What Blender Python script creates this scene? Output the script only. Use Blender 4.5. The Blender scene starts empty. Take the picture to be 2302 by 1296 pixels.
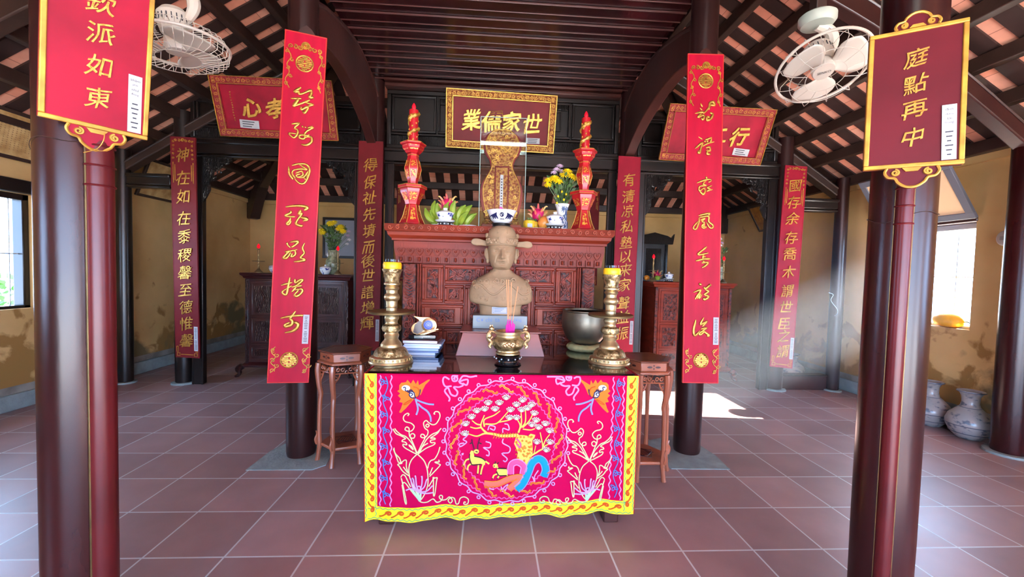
import bpy, bmesh, math, random
from math import sin, cos, pi, radians, sqrt, atan2
from mathutils import Vector, Matrix, Euler
S = bpy.context.scene
COL = S.collection
random.seed(7)

# ------------------------------------------------------------------ camera
CX, CY, CH, YAW, PIT, ROL, FPX = 0.1175, -2.1075, 1.4878, -0.05660, 0.03908, 0.02550, 918.693
def cam_rows():
    B = Matrix(((1,0,0),(0,0,-1),(0,1,0)))
    Rz = Matrix(((cos(YAW),-sin(YAW),0),(sin(YAW),cos(YAW),0),(0,0,1)))
    Rx = Matrix(((1,0,0),(0,cos(PIT),-sin(PIT)),(0,sin(PIT),cos(PIT))))
    Rr = Matrix(((cos(ROL),-sin(ROL),0),(sin(ROL),cos(ROL),0),(0,0,1)))
    return Rr @ Rx @ B @ Rz.transposed()
M = cam_rows()
cam = bpy.data.cameras.new('camera'); cam.sensor_width = 36; cam.sensor_fit = 'HORIZONTAL'
cam.lens = FPX/2302*36; cam.clip_start = .05; cam.clip_end = 200
co = bpy.data.objects.new('camera', cam); COL.objects.link(co)
r, d, f = M[0], M[1], M[2]
co.matrix_world = Matrix(((r[0],-d[0],-f[0],CX),(r[1],-d[1],-f[1],CY),(r[2],-d[2],-f[2],CH),(0,0,0,1)))
S.camera = co
# ------------------------------------------------------------------ world, sun, exposure
S.view_settings.view_transform = 'Standard'; S.view_settings.look = 'None'
S.view_settings.gamma = 1; S.view_settings.use_curve_mapping = False
S.view_settings.exposure = 1.0
w = bpy.data.worlds.new('sky'); S.world = w; w.use_nodes = True
nt = w.node_tree; nt.nodes.clear()
out = nt.nodes.new('ShaderNodeOutputWorld'); bg = nt.nodes.new('ShaderNodeBackground')
bg.inputs[0].default_value = (.40,.63,1.0,1); bg.inputs[1].default_value = 10.5
nt.links.new(bg.outputs[0], out.inputs[0])
sl = bpy.data.lights.new('sun','SUN'); sl.energy = 95; sl.angle = radians(.6); sl.color = (1,.95,.88)
so = bpy.data.objects.new('sun', sl); COL.objects.link(so)
so.rotation_euler = Vector((-1,.10,-.526)).to_track_quat('-Z','Y').to_euler()
try:
    S.cycles.use_denoising = True; S.cycles.max_bounces = 10; S.cycles.diffuse_bounces = 6
    S.cycles.glossy_bounces = 4; S.cycles.transparent_max_bounces = 12; S.cycles.transmission_bounces = 8
    S.cycles.sample_clamp_indirect = 8; S.cycles.caustics_reflective = False; S.cycles.caustics_refractive = False
except Exception: pass

# ------------------------------------------------------------------ materials
def lin(c):
    c /= 255.0
    return c/12.92 if c <= .04045 else ((c+.055)/1.055)**2.4
def C(r,g,b): return (lin(r),lin(g),lin(b),1)
MATS = {}
def mat(name, col, rough=.5, metal=0, var=0, vscale=6, bump=0, bscale=40, coat=0, col2=None, spec=.5, emit=None, estr=0, stretch=(1,1,1), btype='noise', lo=.35, hi=.65, trans=0):
    if name in MATS: return MATS[name]
    m = bpy.data.materials.new(name); m.use_nodes = True; n = m.node_tree; L = n.links
    b = n.nodes['Principled BSDF']; MATS[name] = m
    b.inputs['Base Color'].default_value = col; b.inputs['Roughness'].default_value = rough
    b.inputs['Metallic'].default_value = metal; b.inputs['Specular IOR Level'].default_value = spec
    b.inputs['Coat Weight'].default_value = coat; b.inputs['Coat Roughness'].default_value = .12
    if trans: b.inputs['Transmission Weight'].default_value = trans
    if emit: b.inputs['Emission Color'].default_value = emit; b.inputs['Emission Strength'].default_value = estr
    if var or bump or col2:
        tc = n.nodes.new('ShaderNodeTexCoord'); mp = n.nodes.new('ShaderNodeMapping'); L.new(tc.outputs['Object'], mp.inputs[0])
        mp.inputs['Scale'].default_value = stretch
    if var or col2:
        t = n.nodes.new('ShaderNodeTexNoise'); t.inputs['Scale'].default_value = vscale; t.inputs['Detail'].default_value = 6
        L.new(mp.outputs[0], t.inputs['Vector'])
        rp = n.nodes.new('ShaderNodeValToRGB'); L.new(t.outputs['Fac'], rp.inputs[0])
        c2 = col2 if col2 else tuple(max(0,x*(1-var)) for x in col[:3])+(1,)
        c1 = col if col2 else tuple(min(1,x*(1+var)) for x in col[:3])+(1,)
        rp.color_ramp.elements[0].position = lo; rp.color_ramp.elements[1].position = hi
        rp.color_ramp.elements[0].color = c2; rp.color_ramp.elements[1].color = c1
        L.new(rp.outputs[0], b.inputs['Base Color'])
    if bump:
        if btype == 'noise':
            t2 = n.nodes.new('ShaderNodeTexNoise'); t2.inputs['Scale'].default_value = bscale; t2.inputs['Detail'].default_value = 4; o = t2.outputs['Fac']
        elif btype == 'vor':
            t2 = n.nodes.new('ShaderNodeTexVoronoi'); t2.inputs['Scale'].default_value = bscale; o = t2.outputs['Distance']
        else:
            t2 = n.nodes.new('ShaderNodeTexWave'); t2.inputs['Scale'].default_value = bscale; t2.inputs['Distortion'].default_value = 9; t2.inputs['Detail'].default_value = 2; o = t2.outputs['Fac']
        L.new(mp.outputs[0], t2.inputs['Vector'])
        bp = n.nodes.new('ShaderNodeBump'); bp.inputs['Strength'].default_value = bump; bp.inputs['Distance'].default_value = .02
        L.new(o, bp.inputs['Height']); L.new(bp.outputs[0], b.inputs['Normal'])
    return m

def mat_floor():
    m = bpy.data.materials.new('terracotta_floor'); m.use_nodes = True; n = m.node_tree; L = n.links; b = n.nodes['Principled BSDF']
    g = n.nodes.new('ShaderNodeNewGeometry'); sp = n.nodes.new('ShaderNodeSeparateXYZ'); L.new(g.outputs['Position'], sp.inputs[0])
    def mth(op,a,bv=None):
        q = n.nodes.new('ShaderNodeMath'); q.operation = op
        for i,v in enumerate((a,bv)):
            if v is None: continue
            if isinstance(v,(int,float)): q.inputs[i].default_value = v
            else: L.new(v, q.inputs[i])
        return q.outputs[0]
    lines = []; ids = []
    for ax in ('X','Y'):
        u = mth('DIVIDE', sp.outputs[ax], .4)
        fl = mth('FLOOR', mth('ADD',u,.5)); fr = mth('ABSOLUTE', mth('SUBTRACT',u,fl))
        lines.append(mth('LESS_THAN', fr, .0118 if ax=='X' else .0125)); ids.append(mth('FLOOR',u))
    gr = mth('MAXIMUM', lines[0], lines[1])
    cb = n.nodes.new('ShaderNodeCombineXYZ'); L.new(ids[0], cb.inputs[0]); L.new(ids[1], cb.inputs[1])
    wn = n.nodes.new('ShaderNodeTexWhiteNoise'); L.new(cb.outputs[0], wn.inputs[0])
    ns = n.nodes.new('ShaderNodeTexNoise'); ns.inputs['Scale'].default_value = 3.2; ns.inputs['Detail'].default_value = 8; L.new(g.outputs['Position'], ns.inputs['Vector'])
    mx = mth('ADD', mth('MULTIPLY', wn.outputs[0], .45), mth('MULTIPLY', ns.outputs['Fac'], .75))
    rp = n.nodes.new('ShaderNodeValToRGB'); L.new(mx, rp.inputs[0])
    rp.color_ramp.elements[0].color = C(130,103,102); rp.color_ramp.elements[0].position = .2
    rp.color_ramp.elements[1].color = C(174,143,140); rp.color_ramp.elements[1].position = .95
    mixc = n.nodes.new('ShaderNodeMix'); mixc.data_type = 'RGBA'
    L.new(gr, mixc.inputs['Factor']); L.new(rp.outputs[0], mixc.inputs['A']); mixc.inputs['B'].default_value = C(196,204,206)
    L.new(mixc.outputs['Result'], b.inputs['Base Color'])
    rr = mth('ADD', mth('MULTIPLY', ns.outputs['Fac'], .15), .31); L.new(rr, b.inputs['Roughness'])
    b.inputs['Specular IOR Level'].default_value = .8
    bp = n.nodes.new('ShaderNodeBump'); bp.inputs['Strength'].default_value = .25; bp.inputs['Distance'].default_value = .004
    L.new(mth('SUBTRACT', ns.outputs['Fac'], gr), bp.inputs['Height']); L.new(bp.outputs[0], b.inputs['Normal'])
    return m

def mat_wall():
    # ochre limewash, patchy, with damp marks that get denser towards the foot, and a grey dado band painted round the bottom
    m = bpy.data.materials.new('ochre_limewash'); m.use_nodes = True; n = m.node_tree; L = n.links; b = n.nodes['Principled BSDF']
    g = n.nodes.new('ShaderNodeNewGeometry'); sp = n.nodes.new('ShaderNodeSeparateXYZ'); L.new(g.outputs['Position'], sp.inputs[0])
    def noise(sc, det=7, dist=0):
        t = n.nodes.new('ShaderNodeTexNoise'); t.inputs['Scale'].default_value = sc; t.inputs['Detail'].default_value = det; t.inputs['Distortion'].default_value = dist
        L.new(g.outputs['Position'], t.inputs['Vector']); return t.outputs['Fac']
    def ramp(x, p0, p1, c0, c1):
        q = n.nodes.new('ShaderNodeValToRGB'); L.new(x, q.inputs[0]); e = q.color_ramp.elements
        e[0].position = p0; e[1].position = p1; e[0].color = c0; e[1].color = c1; return q.outputs[0]
    def mix(fa, a, bb):
        q = n.nodes.new('ShaderNodeMix'); q.data_type = 'RGBA'; L.new(fa, q.inputs['Factor'])
        for k, v in (('A',a),('B',bb)):
            if isinstance(v, tuple): q.inputs[k].default_value = v
            else: L.new(v, q.inputs[k])
        return q.outputs['Result']
    base = ramp(noise(1.3), .3, .7, C(190,150,88), C(220,182,120))
    mr = n.nodes.new('ShaderNodeMapRange'); mr.inputs['From Min'].default_value = .25; mr.inputs['From Max'].default_value = 1.35
    mr.inputs['To Min'].default_value = .17; mr.inputs['To Max'].default_value = -.16; L.new(sp.outputs['Z'], mr.inputs[0])
    ad = n.nodes.new('ShaderNodeMath'); ad.operation = 'ADD'; L.new(noise(3.4,9,.6), ad.inputs[0]); L.new(mr.outputs[0], ad.inputs[1])
    st = ramp(ad.outputs[0], .53, .60, (0,0,0,1), (1,1,1,1))
    c = mix(st, base, C(158,118,60))
    ad2 = n.nodes.new('ShaderNodeMath'); ad2.operation = 'ADD'; L.new(noise(2.1,9,.3), ad2.inputs[0]); L.new(mr.outputs[0], ad2.inputs[1])
    c = mix(ramp(ad2.outputs[0], .62, .72, (0,0,0,1), (1,1,1,1)), c, C(116,104,70))
    lt = n.nodes.new('ShaderNodeMath'); lt.operation = 'LESS_THAN'; lt.inputs[1].default_value = .235; L.new(sp.outputs['Z'], lt.inputs[0])
    c = mix(lt.outputs[0], c, ramp(noise(5), .35, .65, C(112,108,98), C(150,146,134)))
    L.new(c, b.inputs['Base Color']); b.inputs['Roughness'].default_value = .85
    return m

def mat_tile(axis):
    m = bpy.data.materials.new('clay_roof_tile_'+axis); m.use_nodes = True; n = m.node_tree; L = n.links; b = n.nodes['Principled BSDF']
    g = n.nodes.new('ShaderNodeNewGeometry'); sp = n.nodes.new('ShaderNodeSeparateXYZ'); L.new(g.outputs['Position'], sp.inputs[0])
    a, c_ = ('X','Y') if axis == 'x' else ('Y','X')
    cb = n.nodes.new('ShaderNodeCombineXYZ'); L.new(sp.outputs[a], cb.inputs[0]); L.new(sp.outputs[c_], cb.inputs[1])
    br = n.nodes.new('ShaderNodeTexBrick'); L.new(cb.outputs[0], br.inputs['Vector']); br.offset = .0
    br.inputs['Scale'].default_value = 1; br.inputs['Brick Width'].default_value = .16; br.inputs['Row Height'].default_value = .27
    br.inputs['Mortar Size'].default_value = .002; br.inputs['Color1'].default_value = C(248,184,156); br.inputs['Color2'].default_value = C(238,156,126); br.inputs['Mortar'].default_value = C(150,90,74)
    ns = n.nodes.new('ShaderNodeTexNoise'); ns.inputs['Scale'].default_value = 5; ns.inputs['Detail'].default_value = 6; L.new(g.outputs['Position'], ns.inputs['Vector'])
    mx = n.nodes.new('ShaderNodeMix'); mx.data_type = 'RGBA'; mx.blend_type = 'MULTIPLY'; mx.inputs['Factor'].default_value = .4
    rp = n.nodes.new('ShaderNodeValToRGB'); L.new(ns.outputs['Fac'], rp.inputs[0]); rp.color_ramp.elements[0].color = (.55,.5,.48,1); rp.color_ramp.elements[0].position = .35; rp.color_ramp.elements[1].position = .6
    L.new(br.outputs['Color'], mx.inputs['A']); L.new(rp.outputs[0], mx.inputs['B']); L.new(mx.outputs['Result'], b.inputs['Base Color'])
    b.inputs['Roughness'].default_value = .8
    return m

M_ = {}
def setup_mats():
    M_['floor'] = mat_floor(); M_['wall'] = mat_wall(); M_['tile_x'] = mat_tile('x'); M_['tile_y'] = mat_tile('y')
    M_['pillar'] = mat('lacquered_column', C(46,12,13), .27, var=.5, vscale=2.2, stretch=(1,1,.25), coat=0, spec=.42, bump=.03, bscale=30)
    M_['pillar_dk'] = mat('dark_lacquered_column', C(40,20,19), .3, var=.35, vscale=3, stretch=(1,1,.25), coat=.1, spec=.35, bump=.03, bscale=30)
    M_['bamboo'] = mat('maroon_halfround', C(82,20,23), .3, var=.2, vscale=3, spec=.35)
    M_['black'] = mat('black_lacquer_wood', C(26,20,18), .32, var=.3, vscale=5, coat=.1, spec=.4)
    M_['carved_black'] = mat('black_carved_wood', C(30,24,22), .32, bump=.9, bscale=22, btype='wave', coat=.3)
    M_['beam'] = mat('dark_roof_timber', C(52,36,30), .42, var=.35, vscale=3, bump=.08, bscale=25)
    M_['beam_red'] = mat('dark_red_timber', C(58,28,24), .36, var=.35, vscale=2, bump=.05, bscale=20, coat=.2)
    M_['batten'] = mat('batten_wood', C(52,34,30), .6, var=.3, vscale=6, stretch=(.6,.6,1))
    M_['plank'] = mat('ceiling_plank_wood', C(42,14,17), .25, var=.45, vscale=2.4, stretch=(.35,4,1), coat=.4)
    M_['plank_edge'] = mat('ceiling_bead', C(72,42,40), .3, coat=.3)
    M_['red'] = mat('red_lacquer_board', C(172,4,46), .55, var=.12, vscale=5, stretch=(3,1,.6), coat=0, spec=.25)
    M_['red_edge'] = mat('red_board_edge', C(206,44,40), .5)
    M_['dkred'] = mat('maroon_lacquer_board', C(108,24,30), .55, var=.15, vscale=4, coat=0, spec=.25)
    M_['dkred2'] = mat('deep_maroon_board', C(84,14,25), .55, var=.15, vscale=4, spec=.25)
    M_['red_side'] = mat('crimson_lacquer_board', C(146,18,42), .55, var=.12, vscale=4, coat=0, spec=.25)
    M_['red_pl'] = mat('crimson_plaque', C(146,12,42), .55, var=.22, vscale=4, coat=0, spec=.25)
    M_['gold'] = mat('gold_leaf', C(198,154,72), .4, metal=.75, var=.2, vscale=30, bump=.2, bscale=60)
    M_['goldflat'] = mat('gold_paint', C(184,138,52), .45, metal=.35, var=.3, vscale=14)
    M_['goldcarve'] = mat('gilt_carved_red', C(170,124,60), .42, metal=.5, col2=C(120,56,30), vscale=60, bump=1.0, bscale=50, lo=.42, hi=.56)
    M_['goldcarve2'] = mat('red_gilt_carved', C(150,56,40), .5, metal=.1, col2=C(136,24,32), vscale=40, bump=1.0, bscale=40, lo=.5, hi=.6)
    M_['paper'] = mat('white_paper', C(176,180,184), .7)
    M_['ink'] = mat('grey_ink', C(52,54,62), .8)
    M_['cabinet'] = mat('rosewood', C(122,44,26), .42, var=.28, vscale=4, stretch=(.4,1,3), coat=0, spec=.22, bump=.03)
    M_['cab_panel'] = mat('rosewood_panel', C(146,60,32), .42, var=.2, vscale=5, coat=0, spec=.25)
    M_['cab_carve'] = mat('rosewood_carving', C(112,46,32), .42, col2=C(48,16,14), vscale=30, bump=.8, bscale=24, coat=0, spec=.3, lo=.42, hi=.56)
    M_['cab_dark'] = mat('dark_rosewood', C(60,26,26), .32, var=.3, vscale=4, coat=.3)
    M_['cab_dark_carve'] = mat('dark_rosewood_carving', C(62,28,28), .32, bump=1.0, bscale=16, btype='wave', coat=.3)
    M_['stool'] = mat('reddish_stool_wood', C(150,84,58), .34, var=.3, vscale=5, stretch=(1,1,.3), coat=.35)
    M_['stool_top'] = mat('stool_top_wood', C(112,58,40), .3, var=.3, vscale=5, coat=.4)
    M_['blacktop'] = mat('polished_black_top', C(18,12,12), .05, coat=.6, spec=.6)
    M_['brass'] = mat('aged_brass', C(196,172,126), .38, metal=.9, var=.15, vscale=14, bump=.05)
    M_['brass_eng'] = mat('engraved_brass', C(188,164,118), .42, metal=.85, col2=C(120,98,62), vscale=34, bump=.6, bscale=38, lo=.42, hi=.54)
    M_['brass_dull'] = mat('dull_brass', C(128,108,72), .45, metal=.85, var=.2, vscale=10)
    M_['bronze'] = mat('dark_bronze', C(128,120,104), .42, metal=.9, var=.35, vscale=5, bump=.06, bscale=20)
    M_['stone'] = mat('carved_sandstone', C(150,124,94), .75, var=.14, vscale=8, bump=.12, bscale=40)
    M_['stone_robe'] = mat('carved_sandstone_robe', C(164,142,108), .75, var=.12, vscale=8, bump=.8, bscale=7, btype='wave')
    M_['greybox'] = mat('grey_painted_box', C(126,138,142), .4, var=.06, vscale=3)
    M_['rosebox'] = mat('glossy_rosewood_slope', C(136,76,70), .3, var=.25, vscale=2, stretch=(.5,2,2), coat=.5)
    M_['white'] = mat('white_enamel', C(196,190,176), .35)
    M_['porc'] = mat('white_porcelain', C(232,236,236), .12, coat=.5)
    M_['bluepat'] = mat('blue_white_porcelain', C(228,234,236), .14, col2=C(34,54,140), vscale=24, coat=.5, lo=.42, hi=.46)
    M_['bluegrey'] = mat('grey_blue_painted_jar', C(156,153,150), .3, col2=C(84,94,108), vscale=16, coat=.3, lo=.36, hi=.46, stretch=(1,1,1.6))
    M_['celadon'] = mat('celadon_vase', C(160,164,128), .3, col2=C(112,116,84), vscale=20, bump=.5, bscale=26, coat=.3, lo=.42, hi=.56)
    M_['leaf'] = mat('leaf_green', C(74,104,54), .5, var=.3, vscale=14)
    M_['stem'] = mat('stem_green', C(90,118,70), .5, var=.2)
    M_['yellow'] = mat('yellow_petal', C(246,214,20), .5, var=.12, vscale=40)
    M_['lilac'] = mat('lilac_petal', C(206,180,206), .5, var=.1)
    M_['whitep'] = mat('white_petal', C(226,224,222), .6)
    M_['banana'] = mat('green_banana_skin', C(150,168,50), .42, col2=C(96,132,46), vscale=9)
    M_['pitaya'] = mat('dragon_fruit_skin', C(212,30,98), .42, var=.2, vscale=12)
    M_['pitleaf'] = mat('dragon_fruit_scale', C(176,178,70), .45, col2=C(214,90,90), vscale=10)
    M_['mango'] = mat('mango_skin', C(226,164,60), .35, col2=C(212,110,60), vscale=5)
    M_['persim'] = mat('golden_fruit_skin', C(222,180,46), .4, var=.12, vscale=20)
    M_['candle_y'] = mat('yellow_candle_wax', C(246,190,24), .4, var=.1, vscale=30)
    M_['bulb'] = mat('red_lit_bulb', C(230,20,40), .2, emit=C(255,12,30), estr=.5)
    M_['tube_lit'] = mat('lit_fluorescent_tube', C(240,250,250), .3, emit=(.78,1,.96,1), estr=16)
    M_['tabred'] = mat('red_lacquer_stand', C(176,24,34), .36, spec=.35, var=.12, vscale=10, coat=.3)
    M_['tabgold'] = mat('gold_on_red_lacquer', C(220,168,60), .4, metal=.4, col2=C(186,30,36), vscale=85, lo=.49, hi=.56)
    M_['cush'] = mat('olive_green_cushion', C(182,178,124), .75, var=.12, vscale=20, bump=.5, bscale=14)
    M_['incense'] = mat('incense_stick', C(206,142,98), .7)
    M_['pinkstub'] = mat('magenta_incense_foot', C(206,30,150), .7)
    M_['concrete'] = mat('grey_cement_pad', C(138,152,150), .8, var=.12, vscale=10, bump=.3, bscale=50)
    M_['fabric'] = mat('magenta_satin', C(176,0,66), .75, var=.05, vscale=4, bump=.05, bscale=120, spec=.08)
    M_['fabric_side'] = mat('red_satin', C(206,10,46), .6)
    M_['fabric_y'] = mat('yellow_satin', C(222,206,16), .6, var=.03, vscale=6, bump=.04, bscale=120)
    for k, c in dict(t_pink=(240,150,225), t_lav=(216,170,240), t_blue=(74,140,238), t_cream=(226,234,170), t_mint=(190,236,190), t_orange=(238,130,40), t_red=(226,92,30),
                     t_green=(120,190,130), t_yel=(240,220,100), t_navy=(34,36,90), t_white=(240,242,250), t_rose=(240,90,150), t_coral=(246,120,96), t_cyan=(20,160,240), t_ltblue=(150,160,246), t_gold=(238,170,70), t_dk=(60,40,50), t_hot=(250,90,170)).items():
        M_[k] = mat('streak_'+k[2:], C(*[v*.84 for v in c]), .7, spec=.15)
    M_['glass'] = None
    m = bpy.data.materials.new('clear_case_glass'); m.use_nodes = True; n = m.node_tree; n.nodes.clear()
    o = n.nodes.new('ShaderNodeOutputMaterial'); tr = n.nodes.new('ShaderNodeBsdfTransparent'); gl = n.nodes.new('ShaderNodeBsdfGlossy'); mx = n.nodes.new('ShaderNodeMixShader')
    tr.inputs[0].default_value = (.955,.985,.98,1); gl.inputs['Roughness'].default_value = .01; fr = n.nodes.new('ShaderNodeFresnel'); fr.inputs[0].default_value = 1.5
    ad = n.nodes.new('ShaderNodeMath'); ad.operation = 'MULTIPLY_ADD'; ad.inputs[1].default_value = 1.0; ad.inputs[2].default_value = .0
    n.links.new(fr.outputs[0], ad.inputs[0]); ge = n.nodes.new('ShaderNodeNewGeometry'); fb = n.nodes.new('ShaderNodeMath'); fb.operation = 'SUBTRACT'; fb.inputs[0].default_value = 1; n.links.new(ge.outputs['Backfacing'], fb.inputs[1]); mu = n.nodes.new('ShaderNodeMath'); mu.operation = 'MULTIPLY'; n.links.new(ad.outputs[0], mu.inputs[0]); n.links.new(fb.outputs[0], mu.inputs[1]); n.links.new(mu.outputs[0], mx.inputs[0]); n.links.new(tr.outputs[0], mx.inputs[1]); n.links.new(gl.outputs[0], mx.inputs[2]); n.links.new(mx.outputs[0], o.inputs[0])
    M_['glass'] = m
    M_['jarglass'] = mat('jar_glass', C(220,226,220), .05, trans=.9)
    M_['iron'] = mat('pale_iron_bar', C(190,196,200), .5)
    M_['cert'] = mat('aged_certificate', C(206,176,120), .7, col2=C(168,130,74), vscale=9)
    M_['cert_gold'] = mat('gilt_picture', C(178,124,44), .5, col2=C(134,82,24), vscale=14)
    M_['greyframe'] = mat('grey_frame', C(104,108,118), .4)
    M_['bookblue'] = mat('pale_blue_book', C(176,200,232), .6); M_['bookdk'] = mat('slate_blue_book', C(70,96,140), .5); M_['bookmar'] = mat('maroon_book_cover', C(110,60,60), .35)
    M_['pages'] = mat('book_pages', C(216,226,238), .8)
    M_['awardgold'] = mat('gilt_award', C(184,140,96), .25, metal=.7); M_['blueemb'] = mat('blue_emblem', C(36,70,170), .3)
    M_['blackbase'] = mat('black_gloss_base', C(16,16,20), .12, coat=.5)
    M_['blackpierced'] = mat('black_pierced_wood', C(22,20,22), .35)
    M_['shrub'] = mat('shrub_leaves', C(96,150,70), .6, var=.3)
    M_['ground'] = mat('pale_yard_paving', C(206,200,190), .9, var=.1, vscale=2)
setup_mats()
# ------------------------------------------------------------------ mesh helpers
class MB:
    def __init__(s): s.v = []; s.f = []
    def add(s, vs, fs, mtx=None):
        o = len(s.v)
        s.v += [tuple(mtx @ Vector(p)) for p in vs] if mtx else [tuple(p) for p in vs]
        s.f += [tuple(i+o for i in q) for q in fs]; return s
    def box(s, c, d, rz=0, rx=0, ry=0):
        x, y, z = d[0]/2, d[1]/2, d[2]/2
        vs = [(-x,-y,-z),(x,-y,-z),(x,y,-z),(-x,y,-z),(-x,-y,z),(x,-y,z),(x,y,z),(-x,y,z)]
        fs = [(0,3,2,1),(4,5,6,7),(0,1,5,4),(1,2,6,5),(2,3,7,6),(3,0,4,7)]
        return s.add(vs, fs, Matrix.Translation(c) @ Euler((rx,ry,rz),'XYZ').to_matrix().to_4x4())
    def bx(s, x0, x1, y0, y1, z0, z1):
        return s.box(((x0+x1)/2,(y0+y1)/2,(z0+z1)/2),(abs(x1-x0),abs(y1-y0),abs(z1-z0)))
    def lathe(s, prof, n=32, c=(0,0,0), rot=0, mtx=None, sx=1, sy=1, a0=0, a1=2*pi):
        full = abs(a1-a0-2*pi) < 1e-6
        m = n if full else n+1
        vs = []; fs = []
        for (r, z) in prof:
            for k in range(m):
                a = a0+rot+(a1-a0)*k/n
                vs.append((c[0]+r*cos(a)*sx, c[1]+r*sin(a)*sy, c[2]+z))
        for i in range(len(prof)-1):
            for k in range(n):
                a = i*m+k; b = i*m+(k+1)%m
                fs.append((a, b, b+m, a+m))
        if prof[0][0] > 1e-6: fs.append(tuple(range(m-1,-1,-1)))
        if prof[-1][0] > 1e-6: fs.append(tuple((len(prof)-1)*m+k for k in range(m)))
        return s.add(vs, fs, mtx)
    def tube(s, pts, r, n=8, closed=False, flat=1.0):
        pts = [Vector(p) for p in pts]; N = len(pts); rs = r if isinstance(r,(list,tuple)) else [r]*N
        vs = []; fs = []; up = None
        for i, p in enumerate(pts):
            a = pts[(i-1)%N] if (closed or i > 0) else p; b = pts[(i+1)%N] if (closed or i < N-1) else p
            t = b-a
            if t.length < 1e-9: t = Vector((0,0,1))
            t.normalize()
            if up is None: up = Vector((0,1,0)) if abs(t.y) < .9 else Vector((1,0,0))
            e1 = up - t*up.dot(t)
            if e1.length < 1e-5: e1 = t.orthogonal()
            e1.normalize(); e2 = t.cross(e1); up = e1
            for k in range(n):
                an = 2*pi*k/n; vs.append(tuple(p + e1*(rs[i]*cos(an)*flat) + e2*(rs[i]*sin(an))))
        for i in range(N if closed else N-1):
            j = (i+1)%N
            for k in range(n): fs.append((i*n+k, i*n+(k+1)%n, j*n+(k+1)%n, j*n+k))
        if not closed: fs += [tuple(range(n-1,-1,-1)), tuple((N-1)*n+k for k in range(n))]
        return s.add(vs, fs)
    def prism(s, poly, y0, y1, plane='xz', mtx=None):
        n = len(poly)
        def P(a,b,h): return {'xz':(a,h,b),'xy':(a,b,h),'yz':(h,a,b)}[plane]
        vs = [P(a,b,y0) for a,b in poly]+[P(a,b,y1) for a,b in poly]
        fs = [tuple(range(n)), tuple(range(2*n-1,n-1,-1))]+[(i,(i+1)%n+0,(i+1)%n+n,i+n)[::-1] for i in range(n)]
        return s.add(vs, fs, mtx)
    def ell(s, c, r, n=16, m=10, mtx=None):
        prof = [(max(1e-7,sin(pi*i/m)), -cos(pi*i/m)) for i in range(m+1)]
        prof[0] = (0,-1); prof[-1] = (0,1)
        q = MB().lathe(prof, n)
        T = Matrix.Translation(c) @ (mtx.to_4x4() if mtx else Matrix()) @ Matrix.Diagonal((r[0],r[1],r[2],1))
        return s.add(q.v, q.f, T)
    def frame(s, x0, x1, z0, z1, wd, y0, y1):
        s.bx(x0,x1,y0,y1,z1-wd,z1); s.bx(x0,x1,y0,y1,z0,z0+wd); s.bx(x0,x0+wd,y0,y1,z0+wd,z1-wd); return s.bx(x1-wd,x1,y0,y1,z0+wd,z1-wd)
    def sheet(s, fn, nu, nv):
        vs = [fn(i/nu, j/nv) for j in range(nv+1) for i in range(nu+1)]
        fs = [(j*(nu+1)+i, j*(nu+1)+i+1, (j+1)*(nu+1)+i+1, (j+1)*(nu+1)+i) for j in range(nv) for i in range(nu)]
        return s.add(vs, fs)
    def build(s, name, m, parent=None, bevel=0, smooth=True, ang=35, label=None, seg=2, loc=None, fix=True, solid=0):
        me = bpy.data.meshes.new(name); me.from_pydata(s.v, [], s.f)
        if fix:
            bm = bmesh.new(); bm.from_mesh(me); bmesh.ops.recalc_face_normals(bm, faces=bm.faces); bm.to_mesh(me); bm.free()
        me.materials.append(M_[m] if isinstance(m,str) else m)
        if smooth:
            me.polygons.foreach_set('use_smooth', [True]*len(me.polygons))
            me.set_sharp_from_angle(angle=radians(ang))
        o = bpy.data.objects.new(name, me); COL.objects.link(o)
        if parent: o.parent = parent
        if loc: o.location = loc
        if solid:
            q = o.modifiers.new('solid','SOLIDIFY'); q.thickness = solid; q.offset = 0
        if bevel:
            q = o.modifiers.new('bevel','BEVEL'); q.width = bevel; q.segments = seg; q.limit_method = 'ANGLE'; q.angle_limit = radians(40)
        if label: o['label'] = label
        return o
def thing(name, label, cat, loc=(0,0,0), rz=0, group=None, rot=None):
    o = bpy.data.objects.new(name, None); COL.objects.link(o); o.empty_display_size = .05
    o.location = loc
    if rot: o.rotation_mode = 'YXZ'; o.rotation_euler = rot
    else: o.rotation_euler = (0,0,rz)
    o['label'] = label; o['category'] = cat
    if group: o['group'] = group
    return o
def tag(o, label, cat, group=None):
    o['label'] = label; o['category'] = cat
    if group: o['group'] = group
    return o
def struct(name, mb, m, **k):
    o = mb.build(name, m, **k); o['kind'] = 'structure'; return o
def dup(root, loc, label, rz=None, group=None):
    r_ = root.copy(); COL.objects.link(r_); r_.location = loc; r_['label'] = label
    if rz is not None: r_.rotation_euler = (0,0,rz)
    if group: r_['group'] = group
    for ch in list(root.children):
        c = ch.copy(); COL.objects.link(c); c.parent = r_
        for g in list(ch.children):
            d_ = g.copy(); COL.objects.link(d_); d_.parent = c
    return r_
def cat_rom(pts, k=5, closed=False):
    P = [Vector(p) for p in pts]; N = len(P); out_ = []
    for i in range(N if closed else N-1):
        p1, p2 = P[i], P[(i+1)%N]
        p0 = P[(i-1)%N] if (closed or i > 0) else p1*2-p2
        p3 = P[(i+2)%N] if (closed or i < N-2) else p2*2-p1
        for j in range(k):
            t = j/k
            out_.append(.5*((2*p1)+(p2-p0)*t+(2*p0-5*p1+4*p2-p3)*t*t+(3*p1-p0-3*p2+p3)*t**3))
    if not closed: out_.append(P[-1])
    return out_
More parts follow.
